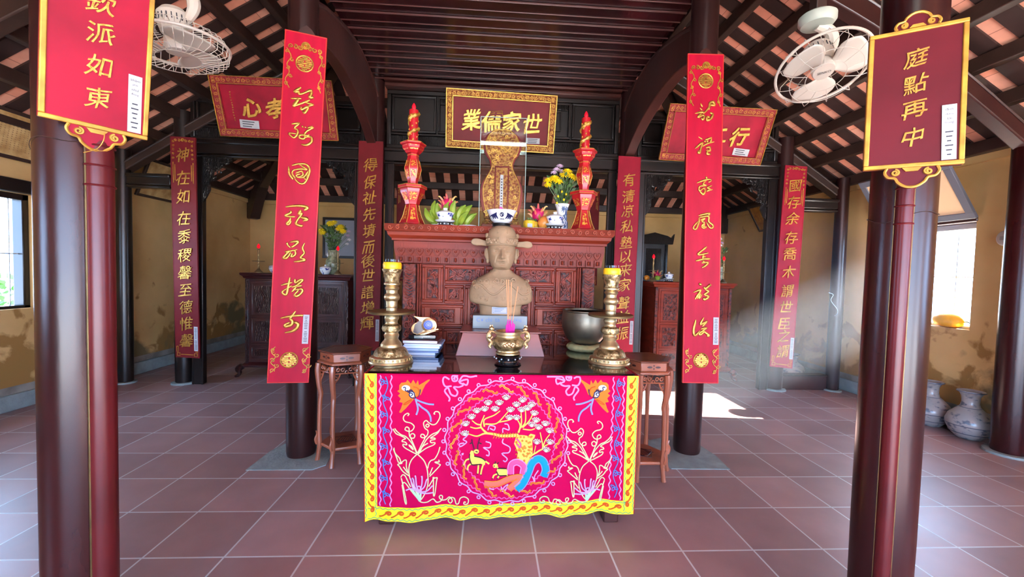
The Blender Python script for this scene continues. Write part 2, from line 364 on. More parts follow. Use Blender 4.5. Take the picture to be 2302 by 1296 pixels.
# ------------------------------------------------------------------ glyphs (outlines of the built-in typeface turned into brush-like solids)
_gc = bpy.data.curves.new('glyph_curve','FONT'); _go = bpy.data.objects.new('glyph_curve', _gc); COL.objects.link(_go)
_gc.resolution_u = 3
def glyph_verts(body, ex=.012, bev=.014, off=0.0):
    _gc.body = body; _gc.extrude = ex; _gc.bevel_depth = bev; _gc.bevel_resolution = 1; _gc.offset = off
    bpy.context.view_layer.update()
    dg = bpy.context.evaluated_depsgraph_get(); ev = _go.evaluated_get(dg); me = ev.to_mesh()
    vs = [v.co.copy() for v in me.vertices]; fs = [tuple(p.vertices) for p in me.polygons]
    ev.to_mesh_clear(); return vs, fs
def glyph(body, x, z, h, y=0, m='gold', parent=None, name='character', brush=True, wx=1.0, ex=.012, bev=.016, off=0.0, mb=None):
    vs, fs = glyph_verts(body, ex, bev, off)
    if not vs: return None
    x0 = min(v.x for v in vs); x1 = max(v.x for v in vs); y0 = min(v.y for v in vs); y1 = max(v.y for v in vs)
    cx_, cy_ = (x0+x1)/2, (y0+y1)/2; sc = h/max(y1-y0, 1e-4) if len(body) > 1 else h/.95
    seed = sum(map(ord, body)) % 17
    res = []
    for v in vs:
        a, b_ = v.x-cx_, v.y-cy_
        if brush:
            b_ += .16*a + .025*sin(7*a+seed); a += .10*b_ + .03*sin(6*b_+seed*1.7)
            a *= .92+.16*sin(3*b_+seed)*.5
        res.append((x+a*sc*wx, y-v.z*sc, z+b_*sc))
    q = mb or MB()
    q.add(res, fs)
    if mb is not None: return mb
    return q.build(name, m, parent, smooth=True, ang=60, fix=False)
def text_lines(lines, x, z, lh, h, y, parent, name='printed_text', m='ink'):
    q = MB()
    for i, t in enumerate(lines):
        if t.startswith('–'): q.bx(x-.0026*len(t), x+.0026*len(t), y-.0004, y, z-i*lh-.0022, z-i*lh+.0022)
        elif t: glyph(t, x, z-i*lh, h, y, brush=False, ex=.002, bev=0, mb=q)
    return q.build(name, m, parent, smooth=False, fix=False)
# ------------------------------------------------------------------ the room
XL, XR, YB, YF = -4.57, 5.0, 6.2, -5.4
SLP, ZW = .6, 2.85
struct('floor', MB().bx(XL-.3, XR+.3, YF-.6, YB+.3, -.2, 0), 'floor', smooth=False)
gp = struct('trim_ground_outside', MB().sheet(lambda u,v: (-14+28*u, -22+16*v, -.12), 1, 1), 'ground', smooth=False)
struct('trim_ground_outside', MB().sheet(lambda u,v: (-16+(16+XL-.3)*u, -6+16*v, -.12), 1, 1), 'ground', smooth=False)
struct('trim_ground_outside', MB().sheet(lambda u,v: (XR+.3+10*u, -6+16*v, -.12), 1, 1), 'ground', smooth=False)
# left wall with window_1, right wall with window_2, each with an added unseen opening
def wall_with_hole(name, x0, x1, ya, yb, zt, wy0, wy1, wz0, wz1):
    q = MB()
    q.bx(x0,x1,ya,-4.2,0,zt).bx(x0,x1,-4.2,-2.3,0,wz0).bx(x0,x1,-4.2,-2.3,2.2,zt).bx(x0,x1,-2.3,wy0,0,zt)
    q.bx(x0,x1,wy1,yb,0,zt).bx(x0,x1,wy0,wy1,0,wz0).bx(x0,x1,wy0,wy1,wz1,zt)
    return struct(name, q, 'wall', smooth=False)
WL = (1.15, 2.39, 1.0, 2.15); WR = (1.76, 2.8, 1.02, 2.12)
wall_with_hole('wall_left', XL-.2, XL, YF, YB+.2, ZW-.03, *WL)
wall_with_hole('wall_right', XR, XR+.2, YF, YB+.2, ZW-.03, *WR)
struct('wall_back', MB().bx(XL, XR, YB, YB+.2, 0, ZW-.03), 'wall', smooth=False)
struct('wall_front_unseen', MB().bx(XL,-1.9,-5.1,-4.95,0,2.95).bx(-1.9,3.0,-5.1,-4.95,2.35,2.95).bx(3.0,XR,-5.1,-4.95,2.35,2.95).bx(2.9,3.2,-5.1,-4.95,0,2.35), 'wall', smooth=False)  # unseen front, its left part closed to dim the left side
# ledge moulding painted ochre at the top of the walls
struct('trim_1', MB().bx(XL,XL+.05,YF,YB,2.70,2.78), 'wall', smooth=False)
struct('trim_2', MB().bx(XL,XR,YB-.05,YB,2.70,2.78), 'wall', smooth=False)
struct('trim_3', MB().bx(XR-.05,XR,YF,YB,2.70,2.78), 'wall', smooth=False)
struct('baseboard_left', MB().bx(XL,XL+.03,YF,YB,0,.16), 'concrete', bevel=.008)
struct('baseboard_right', MB().bx(XR-.03,XR,YF,YB,0,.16), 'concrete', bevel=.008)
def window(name, x, wy0, wy1, wz0, wz1, inw, m, bars, rail):
    q = MB(); t = .06
    q.bx(x-.05,x+.05,wy0,wy1,wz1-t,wz1).bx(x-.05,x+.05,wy0,wy1,wz0,wz0+.03).bx(x-.05,x+.05,wy0,wy0+t,wz0,wz1).bx(x-.05,x+.05,wy1-t,wy1,wz0,wz1)
    o = struct(name, q, m, bevel=.006)
    b = MB(); n = bars
    for i in range(1,n):
        y = wy0+(wy1-wy0)*i/n
        b.tube([(x,y,wz0),(x,y,wz1)], .007, 6)
    b.tube([(x,wy0,rail),(x,wy1,rail)], .007, 6)
    g = b.build('window_bars', 'iron', o)
    return o
w1 = window('window_1', XL-.1, *WL, 1, 'black', 9, 1.55)
struct('trim_4', MB().bx(XL-.01,XL+.06,WL[0]-.1,WL[1]+.12,WL[3],WL[3]+.13), 'black', bevel=.01)
window('window_2', XR+.14, *WR, -1, 'iron', 4, 1.56)
window('added_window_3', XR+.1, -4.2,-2.3,WR[2],2.2, 1, 'black', 6, 1.56)  # unseen opening added to bring bluish skylight onto floor and pillars
window('added_window_4', XL-.1, -4.2,-2.3,WL[2],2.2, 1, 'black', 6, 1.56)  # unseen counterpart on the left, added for more bluish skylight
struct('trim_5', MB().bx(XR-.015,XR+.2,WR[0]-.01,WR[1]+.05,WR[3],WR[3]+.05), 'beam_red', bevel=.01)
# roof: clay tiles on flat battens on purlins
XM = (XL+XR)/2; ZR = ZW+SLP*(XR-XL)/2; yr1 = YB-(XR-XL)/2; yr0 = -1.0; yf = yr0-(XR-XL)/2
ov = .55
def zl(x): return ZW+SLP*(x-XL)
def zr_(x): return ZW+SLP*(XR-x)
def zb(y): return ZW+SLP*(YB-y)
def zf(y): return ZW+SLP*(y-yf)
e = ov
roofs = [('ceiling',[(XL-e,yf-e,ZW-SLP*e),(XL-e,YB+e,ZW-SLP*e),(XM,yr1,ZR),(XM,yr0,ZR)],'tile_x'),
         ('ceiling',[(XR+e,YB+e,ZW-SLP*e),(XR+e,yf-e,ZW-SLP*e),(XM,yr0,ZR),(XM,yr1,ZR)],'tile_x'),
         ('ceiling',[(XL-e,YB+e,ZW-SLP*e),(XR+e,YB+e,ZW-SLP*e),(XM,yr1,ZR)],'tile_y'),
         ('ceiling',[(XR+e,yf-e,ZW-SLP*e),(XL-e,yf-e,ZW-SLP*e),(XM,yr0,ZR)],'tile_y')]
for nm, poly, mm in roofs:
    n_ = len(poly); nrm = (Vector(poly[1])-Vector(poly[0])).cross(Vector(poly[2])-Vector(poly[0])).normalized()
    if nrm.z < 0: nrm = -nrm
    up = [tuple(Vector(p)+nrm*.03) for p in poly]
    fs = [tuple(range(n_)), tuple(range(2*n_-1,n_-1,-1))]+[(i,(i+1)%n_,(i+1)%n_+n_,i+n_) for i in range(n_)]
    struct(nm, MB().add(poly+up, fs), mm, smooth=False)
BP, BW, BT = .262, .145, .022
def batten(q, side, k):
    c = k*BP
    if side in 'LR':
        if not (-3 < c < YB): return
        lim = min(XR-XM, (YB-c)) if c > yr1 else ((c-yf) if c < yr0 else XR-XM)
        s0, s1 = -.3, max(0, lim)
        if side == 'L': P = lambda t,yy,dz: (XL+t, yy, ZW+SLP*t+dz)
        else: P = lambda t,yy,dz: (XR-t, yy, ZW+SLP*t+dz)
    else:
        cc = XM + c
        if not (XL < cc < XR): return
        lim = (XR-XL)/2-abs(c); s0, s1 = -.3, lim
        P = lambda t,xx,dz: (xx+0, YB-t, ZW+SLP*t+dz)
        c = cc
    a, b = c-BW/2, c+BW/2
    vs = [P(s0,a,-.002),P(s0,b,-.002),P(s1,b,-.002),P(s1,a,-.002),P(s0,a,-BT),P(s0,b,-BT),P(s1,b,-BT),P(s1,a,-BT)]
    q.add(vs, [(0,1,2,3),(7,6,5,4),(0,4,5,1),(1,5,6,2),(2,6,7,3),(3,7,4,0)])
for i, sd in enumerate('LRB'):
    q = MB()
    for k in range(-40,41): batten(q, sd, k)
    struct('trim_%d' % (6+i), q, 'batten', smooth=False)
# purlins: one beam each, 0.37 m apart (plan), on both side slopes and on the back slope
tn = 9
def purlin_ln(a, b, w_, h_):
    global tn
    a, b = Vector(a), Vector(b); d_ = b-a; L_ = d_.length
    q = MB().box((L_/2,0,0),(L_,w_,h_))
    o = struct('trim_%d' % tn, q, 'beam', bevel=.008); tn += 1
    ex = d_.normalized(); ez = Vector((0,0,1)); ey = ez.cross(ex).normalized(); ez = ex.cross(ey)
    o.matrix_world = Matrix(((ex.x,ey.x,ez.x,a.x),(ex.y,ey.y,ez.y,a.y),(ex.z,ey.z,ez.z,a.z),(0,0,0,1)))
    return o
for i in range(9):
    t = .10+.372*i+ (0.04 if i else 0)
    z = ZW+SLP*t-.085
    y1 = min(YB-.05, YB-t)
    purlin_ln((XL+t,-3.0,z),(XL+t,y1,z),.085,.12)
    purlin_ln((XR-t,-3.0,z),(XR-t,y1,z),.085,.12)
    if i < 8: purlin_ln((XL+t,YB-t,z),(XR-t,YB-t,z),.085,.12)
# hip rafters
for sx in (0,1):
    a = (XL if sx==0 else XR, YB, ZW-.16); b = (XM, yr1, ZR-.16)
    purlin_ln(a, b, .14, .17)
    # shaped bracket under the hip at the wall corner
    x0 = XL if sx==0 else XR; s_ = 1 if sx==0 else -1
    q = MB().prism([(0,0),(.14,-.06),(.30,-.06),(.52,.22),(.9,.62),(.9,.75),(0,.22)], -.08, .08)
    o = struct('trim_%d' % tn, q, 'beam'); tn += 1
    o.location = (x0, YB, ZW-.40); o.rotation_euler = (0,0,radians(-45 if sx==0 else -135))
# flat plank ceiling over the middle bay
q = MB(); e_ = MB(); y = -2.6; k = 0
while y < 3.14:
    q.bx(-1.32,1.80,y,y+.118,3.80+.012*(k%2),3.85); e_.bx(-1.32,1.80,y+.117,y+.126,3.793,3.812); y += .128; k += 1
struct('trim_%d' % tn, q, 'plank', bevel=.004); tn += 1
struct('trim_%d' % tn, e_, 'plank_edge', bevel=.004); tn += 1

# ------------------------------------------------------------------ columns
PIL = {}
def pillar(key, x, y, r, h, m, label, pad=None, flare=0):
    t = thing('pillar', label, 'pillar', (x,y,0))
    prof = [(r*.93,0),(r*.99,.03),(r*1.02,.4),(r*1.02,1.2),(r,h*.6),(r*.95,h)]
    MB().lathe(prof, 40).build('shaft', m, t, ang=50)
    if pad == 'slab':
        poly = [(-.28,-.33),(.18,-.34),(.20,-.1),(.16,.2),(-.02,.3),(-.30,.18),(-.34,-.1)]
        MB().prism(poly, .001, .006, 'xy').build('cement_pad', 'concrete', t, smooth=False)
    elif pad == 'slab2':
        poly = [(-.27,-.277),(.2,-.275),(.27,-.2),(.22,.15),(-.02,.28),(-.19,.25),(-.26,.04)]
        MB().prism(poly, .001, .006, 'xy').build('cement_pad', 'concrete', t, smooth=False)
    elif pad == 'disc':
        MB().lathe([(r*1.45,0),(r*1.4,.018),(r*1.1,.02)], 32).build('cement_pad', 'concrete', t, ang=60)
    PIL[key] = t
    return t
pillar('AL', -1.40, -.515, .102, 4.2, 'pillar', 'thick dark red foreground pillar at far left, behind the tilted red plaque')
pillar('AR', 1.83, -.484, .105, 4.2, 'pillar', 'thick dark red foreground pillar at the right, behind the hanging maroon plaque')
pillar('BL', -1.347, 1.19, .11, 4.3, 'pillar_dk', 'dark pillar left of the altar table with a long red couplet board hung on it', 'slab2')
pillar('BR', 1.84, 1.25, .11, 4.3, 'pillar_dk', 'dark pillar right of the altar table with a long red couplet board hung on it', 'slab')
pillar('CLL', -3.67, 3.2, .098, 3.35, 'black', 'black rear pillar at far left carrying a maroon couplet board', 'disc')
pillar('CL', -1.34, 3.14, .115, 3.95, 'pillar_dk', 'rear pillar directly left of the carved altar, under the curved beam', 'disc')
pillar('CR', 1.87, 3.14, .115, 3.95, 'pillar_dk', 'rear pillar directly right of the carved altar, under the curved beam', 'disc')
pillar('CRR', 4.0, 3.17, .1, 3.35, 'pillar_dk', 'rear pillar at right carrying the crimson couplet board beside the low threshold', 'disc')
pillar('DL', -4.36, 3.18, .078, 2.85, 'black', 'slim black pillar against the left wall beyond the foreground pillar', 'disc')
pillar('DR', 4.80, 3.14, .077, 2.85, 'pillar_dk', 'slim dark pillar against the right wall at the end of the low threshold', 'disc')
pillar('DRF', 4.74, 1.2, .112, 2.85, 'pillar', 'dark red pillar at the right edge of the photo beside the porcelain vases', 'disc')

# ------------------------------------------------------------------ curved tie beams between the pillars
def curved(name, label, pts_top, pts_bot, x0, x1, m='beam_red', mould=True):
    t = thing(name, label, 'beam', ((x0+x1)/2, 0, 0))
    top = cat_rom([(0,a,b) for a,b in pts_top], 6); bot = cat_rom([(0,a,b) for a,b in pts_bot], 6)
    poly = [(p.y,p.z) for p in top]+[(p.y,p.z) for p in reversed(bot)]
    hw = abs(x1-x0)/2
    MB().prism(poly, -hw, hw, 'yz').build('beam_body', m, t, bevel=.012)
    if mould:
        for s_ in (-1,1):
            MB().tube([(s_*hw, p.y, p.z-.035) for p in top], .014, 8).build('edge_moulding', m, t)
    return t
TB = [(1.28,3.60),(1.57,3.70),(2.13,3.82),(2.59,3.80),(3.0,3.66),(3.2,3.46)]
BB = [(1.28,3.30),(1.60,3.36),(1.95,3.36),(2.4,3.27),(2.75,3.14),(3.0,3.0),(3.06,3.0)]
curved('curved_beam', 'curved dark beam rising from the rear pillar left of the altar to the left couplet pillar', TB, BB, -1.40, -1.29)
curved('curved_beam', 'curved dark beam rising from the rear pillar right of the altar to the right couplet pillar', TB, BB, 1.79, 1.91)
def side_rafter(label, y, xa, za, xb, zb_, sag, m='beam', w_=.13, h_=.17):
    t = thing('truss_beam', label, 'beam', (0,y,0))
    n = 16; top = []; bot = []
    for i in range(n+1):
        u = i/n; x = xa+(xb-xa)*u; z = za+(zb_-za)*u + sag*sin(pi*u)
        top.append((x,z)); bot.append((x,z-h_*(1-.25*u)))
    MB().prism(top+bot[::-1], -w_/2, w_/2, 'xz').build('beam_body', m, t, bevel=.012)
    MB().tube([(x,-w_/2,z-.03) for x,z in top], .012, 6).build('edge_moulding', m, t)
    return t
side_rafter('sloping dark truss beam over the right rear bay, running down to the slim wall pillar', 3.2, 2.0, 4.40, 4.86, 2.66, .05)
side_rafter('sloping dark truss beam over the left rear bay, running down to the slim wall pillar', 3.2, -1.5, 4.40, -4.42, 2.66, .05)
side_rafter('arched dark truss beam curving down onto the pillar beside the porcelain jars', 1.2, 1.95, 4.32, 4.80, 2.72, .16, 'beam_red', .12, .22)
side_rafter('arched dark truss beam at upper left between the couplet pillar and the left wall', 1.2, -1.45, 4.32, -4.42, 2.78, .16, 'beam', .12, .22)
side_rafter('dark truss beam above the hanging maroon plaque at the upper right corner', -.49, 1.92, 4.2, 4.9, 2.7, .1)
side_rafter('dark truss beam above the tilted red plaque at the upper left corner', -.51, -1.5, 4.3, -4.5, 2.75, .1)

# ------------------------------------------------------------------ rear screen: lintels, posts, carved transoms, carved corner brackets
def lintel(x0, x1, label, z0=2.84, z1=2.99, y=3.17):
    t = thing('lintel', label, 'lintel', ((x0+x1)/2, y, z0)); h_ = (x1-x0)/2; H = z1-z0
    MB().bx(-h_,h_,-.05,.05,0,H).build('rail', 'black', t, bevel=.008)
    MB().bx(-h_,h_,-.075,.05,H-.035,H+.01).build('cap_moulding', 'black', t, bevel=.012)
    MB().bx(-h_,h_,-.06,.05,-.04,-.012).build('lower_moulding', 'black', t, bevel=.01)
    return t
lintel(-3.57,-1.46,'black lintel across the left rear opening, below the red plaque')
lintel(-1.22,1.755,'black lintel behind the altar, below the gilt framed name board')
lintel(1.985,3.9,'black lintel across the right rear opening, below the red plaque')
lintel(4.1,4.73,'short low lintel between the two right rear pillars', 2.44, 2.56)
lintel(-4.28,-3.77,'short low lintel between the two left rear pillars', 2.44, 2.56)
def post(x, label, w_=.085, y=3.17, z1=2.84):
    t = thing('door_post', label, 'post', (x,y,0))
    MB().bx(-w_/2,w_/2,-.045,.045,0,z1).build('post_body', 'black', t, bevel=.01)
    MB().bx(-w_/2-.012,-w_/2+.012,-.052,-.03,0,z1).build('bead', 'black', t, bevel=.006)
    MB().bx(w_/2-.012,w_/2+.012,-.052,-.03,0,z1).build('bead', 'black', t, bevel=.006)
    return t
post(-3.465,'black door post at the left side of the left rear opening',.11)
post(-1.525,'black door post at the right side of the left rear opening')
post(-1.15,'black door post at the left edge of the bay behind the altar')
post(1.672,'black door post at the right edge of the bay behind the altar')
post(2.066,'black door post at the left side of the right rear opening')
post(3.822,'black door post at the right side of the right rear opening',.10)
def bracket(x, s_, label, w_=.36, h_=.5):
    t = thing('carved_bracket', label, 'bracket', (x,3.14,2.80))
    # openwork vine and leaf bracket hanging in the corner under the lintel
    out_ = [(0,0),(s_*w_,0),(s_*w_*.93,-.05),(s_*w_*.62,-.07),(s_*w_*.52,-.14),(s_*w_*.36,-.16),(s_*w_*.33,-.26),(s_*w_*.22,-.3),(s_*w_*.24,-.4),(s_*w_*.1,-h_),(0,-h_-.04)]
    MB().prism(out_, 0, .025, 'xz').build('panel', 'carved_black', t, smooth=False)
    rnd = random.Random(int(abs(x)*100)); q = MB()
    for i in range(26):
        u = rnd.random(); v = rnd.random()*(1-u)
        cx, cz = s_*u*w_*.85+s_*.02, -v*h_*.95-.015; a = rnd.random()*6.28; r0 = .016+.02*rnd.random()
        q.tube([(cx+r0*cos(a+j*.7)*(1-j*.09), -.006-.012*sin(j), cz+r0*sin(a+j*.7)*(1-j*.09)) for j in range(7)], .0085, 6)
    q.build('vine_carving', 'carved_black', t)
    return t
bracket(-3.41, 1,'carved openwork bracket in the upper left corner of the left rear opening')
bracket(-1.575,-1,'carved openwork bracket in the upper right corner of the left rear opening')
bracket(2.115, 1,'carved openwork bracket in the upper left corner of the right rear opening')
bracket(3.765,-1,'carved openwork bracket in the upper right corner of the right rear opening')
def transom(x0, x1, label, n, z0=3.0, z1=3.72, y=3.18, kind='centre'):
    t = thing('carved_transom', label, 'screen', ((x0+x1)/2,y,z0)); W = x1-x0; H = z1-z0
    MB().frame(-W/2,W/2,0,H,.05,-.04,.03).build('frame', 'black', t, bevel=.008)
    MB().bx(-W/2+.04,W/2-.04,.012,.024,.04,H-.04).build('backing', 'black', t, smooth=False)
    MB().bx(-W/2+.05,W/2-.05,-.02,.01,.05,.17).build('carved_band', 'carved_black', t, bevel=.006)
    MB().bx(-W/2+.05,W/2-.05,-.03,.01,.175,.2).build('rail', 'black', t, bevel=.006)
    cw = (W-.1)/n
    for i in range(n):
        a = -W/2+.05+i*cw; b = a+cw
        p = MB().frame(a+.01,b-.01,.21,H-.055,.028,-.035,.01).build('panel_frame', 'black', t, bevel=.007)
        if kind == 'centre' and 0 < i < n-1:
            q = MB(); zc = (.21+H-.055)/2+.0; u = min(cw*.36,.15); xc = (a+b)/2; h2 = .12
            for s_ in (1,-1):
                q.bx(xc-u,xc+u,-.022,-.004,zc+s_*h2-.008,zc+s_*h2+.008); q.bx(xc+s_*u-.008,xc+s_*u+.008,-.022,-.004,zc-h2,zc+h2)
                q.bx(xc-u*.6,xc+u*.6,-.022,-.004,zc+s_*h2*.45-.007,zc+s_*h2*.45+.007); q.bx(xc+s_*u*.6-.007,xc+s_*u*.6+.007,-.022,-.004,zc+s_*h2*.45 if s_>0 else zc-h2*.45,zc)
                q.bx(xc-.007,xc+.007,-.022,-.004,zc+s_*h2*.5,zc+s_*h2)
            q.bx(xc-u*.6,xc+u*.6,-.022,-.004,zc-.007,zc+.007)
            q.build('fretwork', 'black', p, bevel=.003)
            MB().bx(a+.03,b-.03,-.025,.008,H-.15,H-.085).build('carved_strip', 'carved_black', p, bevel=.004)
    return t
transom(-1.20,1.74,'carved dark transom screen behind the gilt framed name board above the altar',5)
transom(-3.55,-1.47,'plain panelled dark transom behind the red plaque on the left',6,2.99,3.55,kind='side')
transom(2.0,3.88,'plain panelled dark transom behind the red plaque on the right',6,2.99,3.55,kind='side')
# cornice under the plank ceiling
t = thing('cornice', 'moulded dark cornice under the plank ceiling above the gilt framed name board', 'moulding', (.27,3.1,3.72))
MB().bx(-1.48,1.46,-.06,.06,0,.05).build('lower_moulding', 'beam_red', t, bevel=.012)
MB().bx(-1.48,1.46,-.10,.06,.055,.09).build('upper_moulding', 'beam_red', t, bevel=.012)
t = thing('threshold', 'low dark wooden threshold between the two right rear pillars', 'threshold', (4.41,3.2,0))
MB().bx(-.32,.32,-.06,.06,0,.19).build('sill_board', 'beam_red', t, bevel=.008)
MB().bx(-.325,.325,-.075,.07,.19,.205).build('sill_cap', 'black', t, bevel=.006)
# ------------------------------------------------------------------ running-script characters of the two big couplets, brush strokes as (x, y, half width)
BRUSH = {
'簪':((275,185),[[(180,110,10),(250,50,12)],[(185,115,10),(225,100,12),(240,125,10),(290,100,8),(340,65,12),(365,70,12)],[(365,70,10),(345,140,14),(385,130,10)],[(155,188,7),(260,170,11)],[(240,165,10),(205,230,14),(180,275,9)],[(180,272,9),(260,225,8),(345,170,9)],[(300,195,8),(335,210,9),(380,215,9),(330,240,8)],[(265,255,8),(265,290,9),(320,250,10),(330,265,9),(300,320,10),(280,300,7)]]),
'纓':((258,580),[[(160,485,8),(235,465,9),(190,520,8),(225,545,9),(215,600,9),(185,630,8),(145,600,8),(150,585,7),(210,585,7)],[(265,485,8),(275,505,7)],[(295,490,7),(305,505,6)],[(320,500,8),(375,485,11),(300,555,8),(295,620,9),(250,625,9),(250,590,8),(330,585,8),(335,570,7)],[(270,630,7),(320,600,7),(365,600,10),(365,650,11),(320,690,10),(265,692,7)]]),
'國':((240,200),[[(135,140,6),(145,220,9),(185,275,10)],[(165,125,7),(240,95,8),(310,95,9),(345,140,9),(335,220,9),(300,300,9),(250,310,8),(195,260,7)],[(235,100,7),(320,150,8),(260,150,7),(185,175,7),(175,215,7),(205,260,6)],[(205,205,7),(265,175,8),(280,215,7),(230,245,8),(215,225,7),(255,205,6)],[(330,165,8),(290,235,8),(225,250,8)],[(285,235,7),(320,270,8)],[(330,190,7),(320,260,9)]]),
'寵':((220,590),[[(105,503,7),(200,480,10),(290,475,12),(325,490,12),(290,520,12)],[(150,540,9),(160,560,9),(105,600,9),(150,605,8),(205,600,6)],[(160,610,8),(150,650,9),(125,680,9),(140,695,9),(160,665,8),(155,610,7)],[(260,520,13),(240,570,11),(275,555,8),(225,640,9),(220,680,11),(270,695,12),(280,680,9)],[(255,600,8),(310,610,15),(330,620,10),(285,640,8)]]),
'顯':((240,205),[[(165,110,9),(160,130,8),(190,165,7)],[(185,105,8),(255,90,11),(265,105,10),(225,145,9),(200,165,8)],[(265,180,6),(155,215,8),(150,210,7)],[(190,200,8),(135,270,9),(130,290,9),(165,280,9),(200,215,7)],[(215,200,7),(240,195,8),(245,240,9),(205,270,8),(215,225,7)],[(335,100,5),(315,160,9),(335,215,9),(300,265,9),(345,290,12),(290,310,10),(235,320,6)]]),
'揚':((230,595),[[(110,583,8),(220,545,10)],[(195,490,8),(180,600,10),(165,685,11),(125,655,8),(215,585,8)],[(245,505,9),(250,550,8),(290,515,9),(325,515,10),(260,580,10),(215,600,8)],[(250,590,8),(320,575,8)],[(265,590,8),(220,655,9)],[(240,630,8),(320,615,10),(320,655,10),(270,700,11),(245,680,8)],[(290,625,8),(240,690,8)]]),
'前':((245,580),[[(135,540,7),(230,515,10),(350,500,9),(345,515,6)],[(285,455,8),(250,510,11),(225,545,13)],[(225,545,12),(255,565,12),(250,610,12),(190,630,13),(185,610,9),(230,585,9)],[(265,575,10),(315,600,14),(300,650,13),(250,685,10),(185,700,6)]]),
'詩':((275,165),[[(215,75,6),(240,118,9)],[(210,130,5),(238,158,8)],[(150,200,5),(235,180,11),(260,190,8),(320,120,9),(330,70,11),(370,55,12),(385,95,12),(335,95,11),(320,150,8)],[(235,185,11),(190,245,11),(240,220,8),(265,230,10),(245,270,11),(230,245,8)],[(330,185,8),(365,205,11),(345,255,12),(300,280,10),(300,235,9),(330,245,8)]]),
'禮':((280,540),[[(205,435,5),(250,465,7)],[(165,575,8),(250,505,10),(240,560,9),(215,630,13),(200,600,8)],[(240,555,7),(320,510,8),(395,490,5)],[(280,475,9),(285,500,8)],[(365,440,9),(285,470,8)],[(315,460,8),(310,500,8)],[(360,445,9),(350,505,9)],[(295,565,8),(340,555,9),(345,600,9),(300,595,7)],[(320,580,9),(315,640,12),(355,635,10)]]),
'家':((245,185),[[(265,75,8),(280,105,9)],[(160,155,7),(250,120,9),(320,110,8),(325,130,7),(295,145,7)],[(270,120,7),(235,165,8),(275,185,8),(195,195,7),(190,250,8),(245,215,7),(260,250,9),(235,290,11),(185,240,7)],[(340,185,7),(285,210,8),(320,225,8),(280,250,8),(350,230,6)]]),
'風':((235,555),[[(175,490,7),(300,460,10),(295,490,9)],[(185,510,7),(180,580,9),(150,650,9),(120,650,8),(120,620,7),(170,560,6)],[(190,510,8),(295,495,9),(300,560,9),(350,600,9),(345,635,9),(310,630,8),(275,570,7)],[(200,545,7),(255,520,8),(215,560,7),(250,570,8),(220,610,8),(270,625,9),(235,640,8),(210,615,7)],[(250,570,7),(240,620,8)]]),
'垂':((255,190),[[(300,65,10),(260,100,9),(200,150,9),(215,165,8),(320,140,10)],[(245,180,8),(290,185,9)],[(170,238,9),(260,215,10),(345,210,10)],[(265,160,9),(250,225,9)],[(240,260,8),(320,255,10),(280,300,10),(245,318,7)],[(255,235,8),(290,260,8)]]),
'裕':((260,565),[[(220,470,11),(250,490,11)],[(155,580,6),(240,550,11),(175,660,10)],[(215,590,8),(205,655,9)],[(240,580,8),(225,650,10),(260,600,6)],[(280,510,9),(300,530,10),(360,480,12),(290,545,9)],[(300,545,9),(335,565,11),(280,605,9)],[(290,610,8),(340,625,11),(290,665,11),(280,640,8)]]),
'後':((260,525),[[(190,440,9),(165,560,12),(180,630,11),(240,570,6)],[(285,410,8),(245,495,9),(325,455,10),(270,520,9)],[(250,550,8),(320,535,10),(240,595,9),(245,620,9),(300,575,9)],[(275,570,8),(320,600,10),(350,625,13),(320,630,9)]])}
def brush_char(c, x, z, t, m, k=.00066):
    (cx_, cy_), strokes = BRUSH[c]; q = MB()
    for s_ in strokes:
        P = cat_rom([(a,b,w_) for a,b,w_ in s_],4); n = len(P)
        pts = [(x+(p.x-cx_)*k, -.004, z-(p.y-cy_)*k) for p in P]
        rs = [max(2.5,p.z)*k*1.45*(.55 if i in (0,n-1) else 1) for i,p in enumerate(P)]
        q.tube(pts, rs, 8, flat=.6)
    return q.build('character', m, t, ang=70)
# ------------------------------------------------------------------ couplet boards and plaques
def rescale(x, z, y0, y1, w_, h_):
    k = (y1-CY)/(y0-CY)
    return CX+(x-CX)*k, CH+(z-CH)*k, w_*k, h_*k
def curl(q, x, z, r0, a, s_=1, turns=1.4, tr=.004, y=-.004):
    pts = []
    n = int(16*turns)
    for i in range(n+1):
        u = i/n; rr = r0*(1-.8*u); an = a+s_*u*turns*2*pi
        pts.append((x+rr*cos(an), y, z+rr*sin(an)))
    q.tube(pts, tr, 5); return q
def vine_edge(q, x, z0, z1, amp, seed, tr=.0036):
    rnd = random.Random(seed); n = 5
    pts = [(x+amp*(1 if i%2 else -1)*(.5+.5*rnd.random()), -.004, z0+(z1-z0)*i/n) for i in range(n+1)]
    q.tube(cat_rom(pts,4), tr, 5)
    for i in range(n):
        p = pts[i]; curl(q, p[0]+amp*.5, p[2]+(z1-z0)/n*.4, amp*.85, rnd.random()*6, rnd.choice((1,-1)), 1.1, tr)
def medallion(z, r0, t, m='gold'):
    q = MB()
    q.tube([(r0*cos(a*2*pi/36),-.004,z+r0*sin(a*2*pi/36)) for a in range(36)], .0055, 6, closed=True)
    for i,(zz,ww) in enumerate([(.5,.62),(.25,.8),(0,.9),(-.25,.8),(-.5,.62)]):
        if i in (1,3):
            for s_ in (-1,1): q.bx(s_*r0*.08, s_*r0*ww, -.007, 0, z+zz*r0-.0055, z+zz*r0+.0055)
        else: q.bx(-r0*ww, r0*ww, -.007, 0, z+zz*r0-.0055, z+zz*r0+.0055)
    for s_ in (-1,1):
        q.bx(s_*r0*.42-.005, s_*r0*.42+.005, -.007, 0, z-.25*r0, z+.25*r0)
        q.bx(-.005,.005,-.007,0, z+s_*r0*.55, z+s_*r0*.92)
        q.bx(-r0*.32,r0*.32,-.007,0, z+s_*r0*.74-.005, z+s_*r0*.74+.005)
    return q.build('longevity_medallion', m, t, smooth=True)
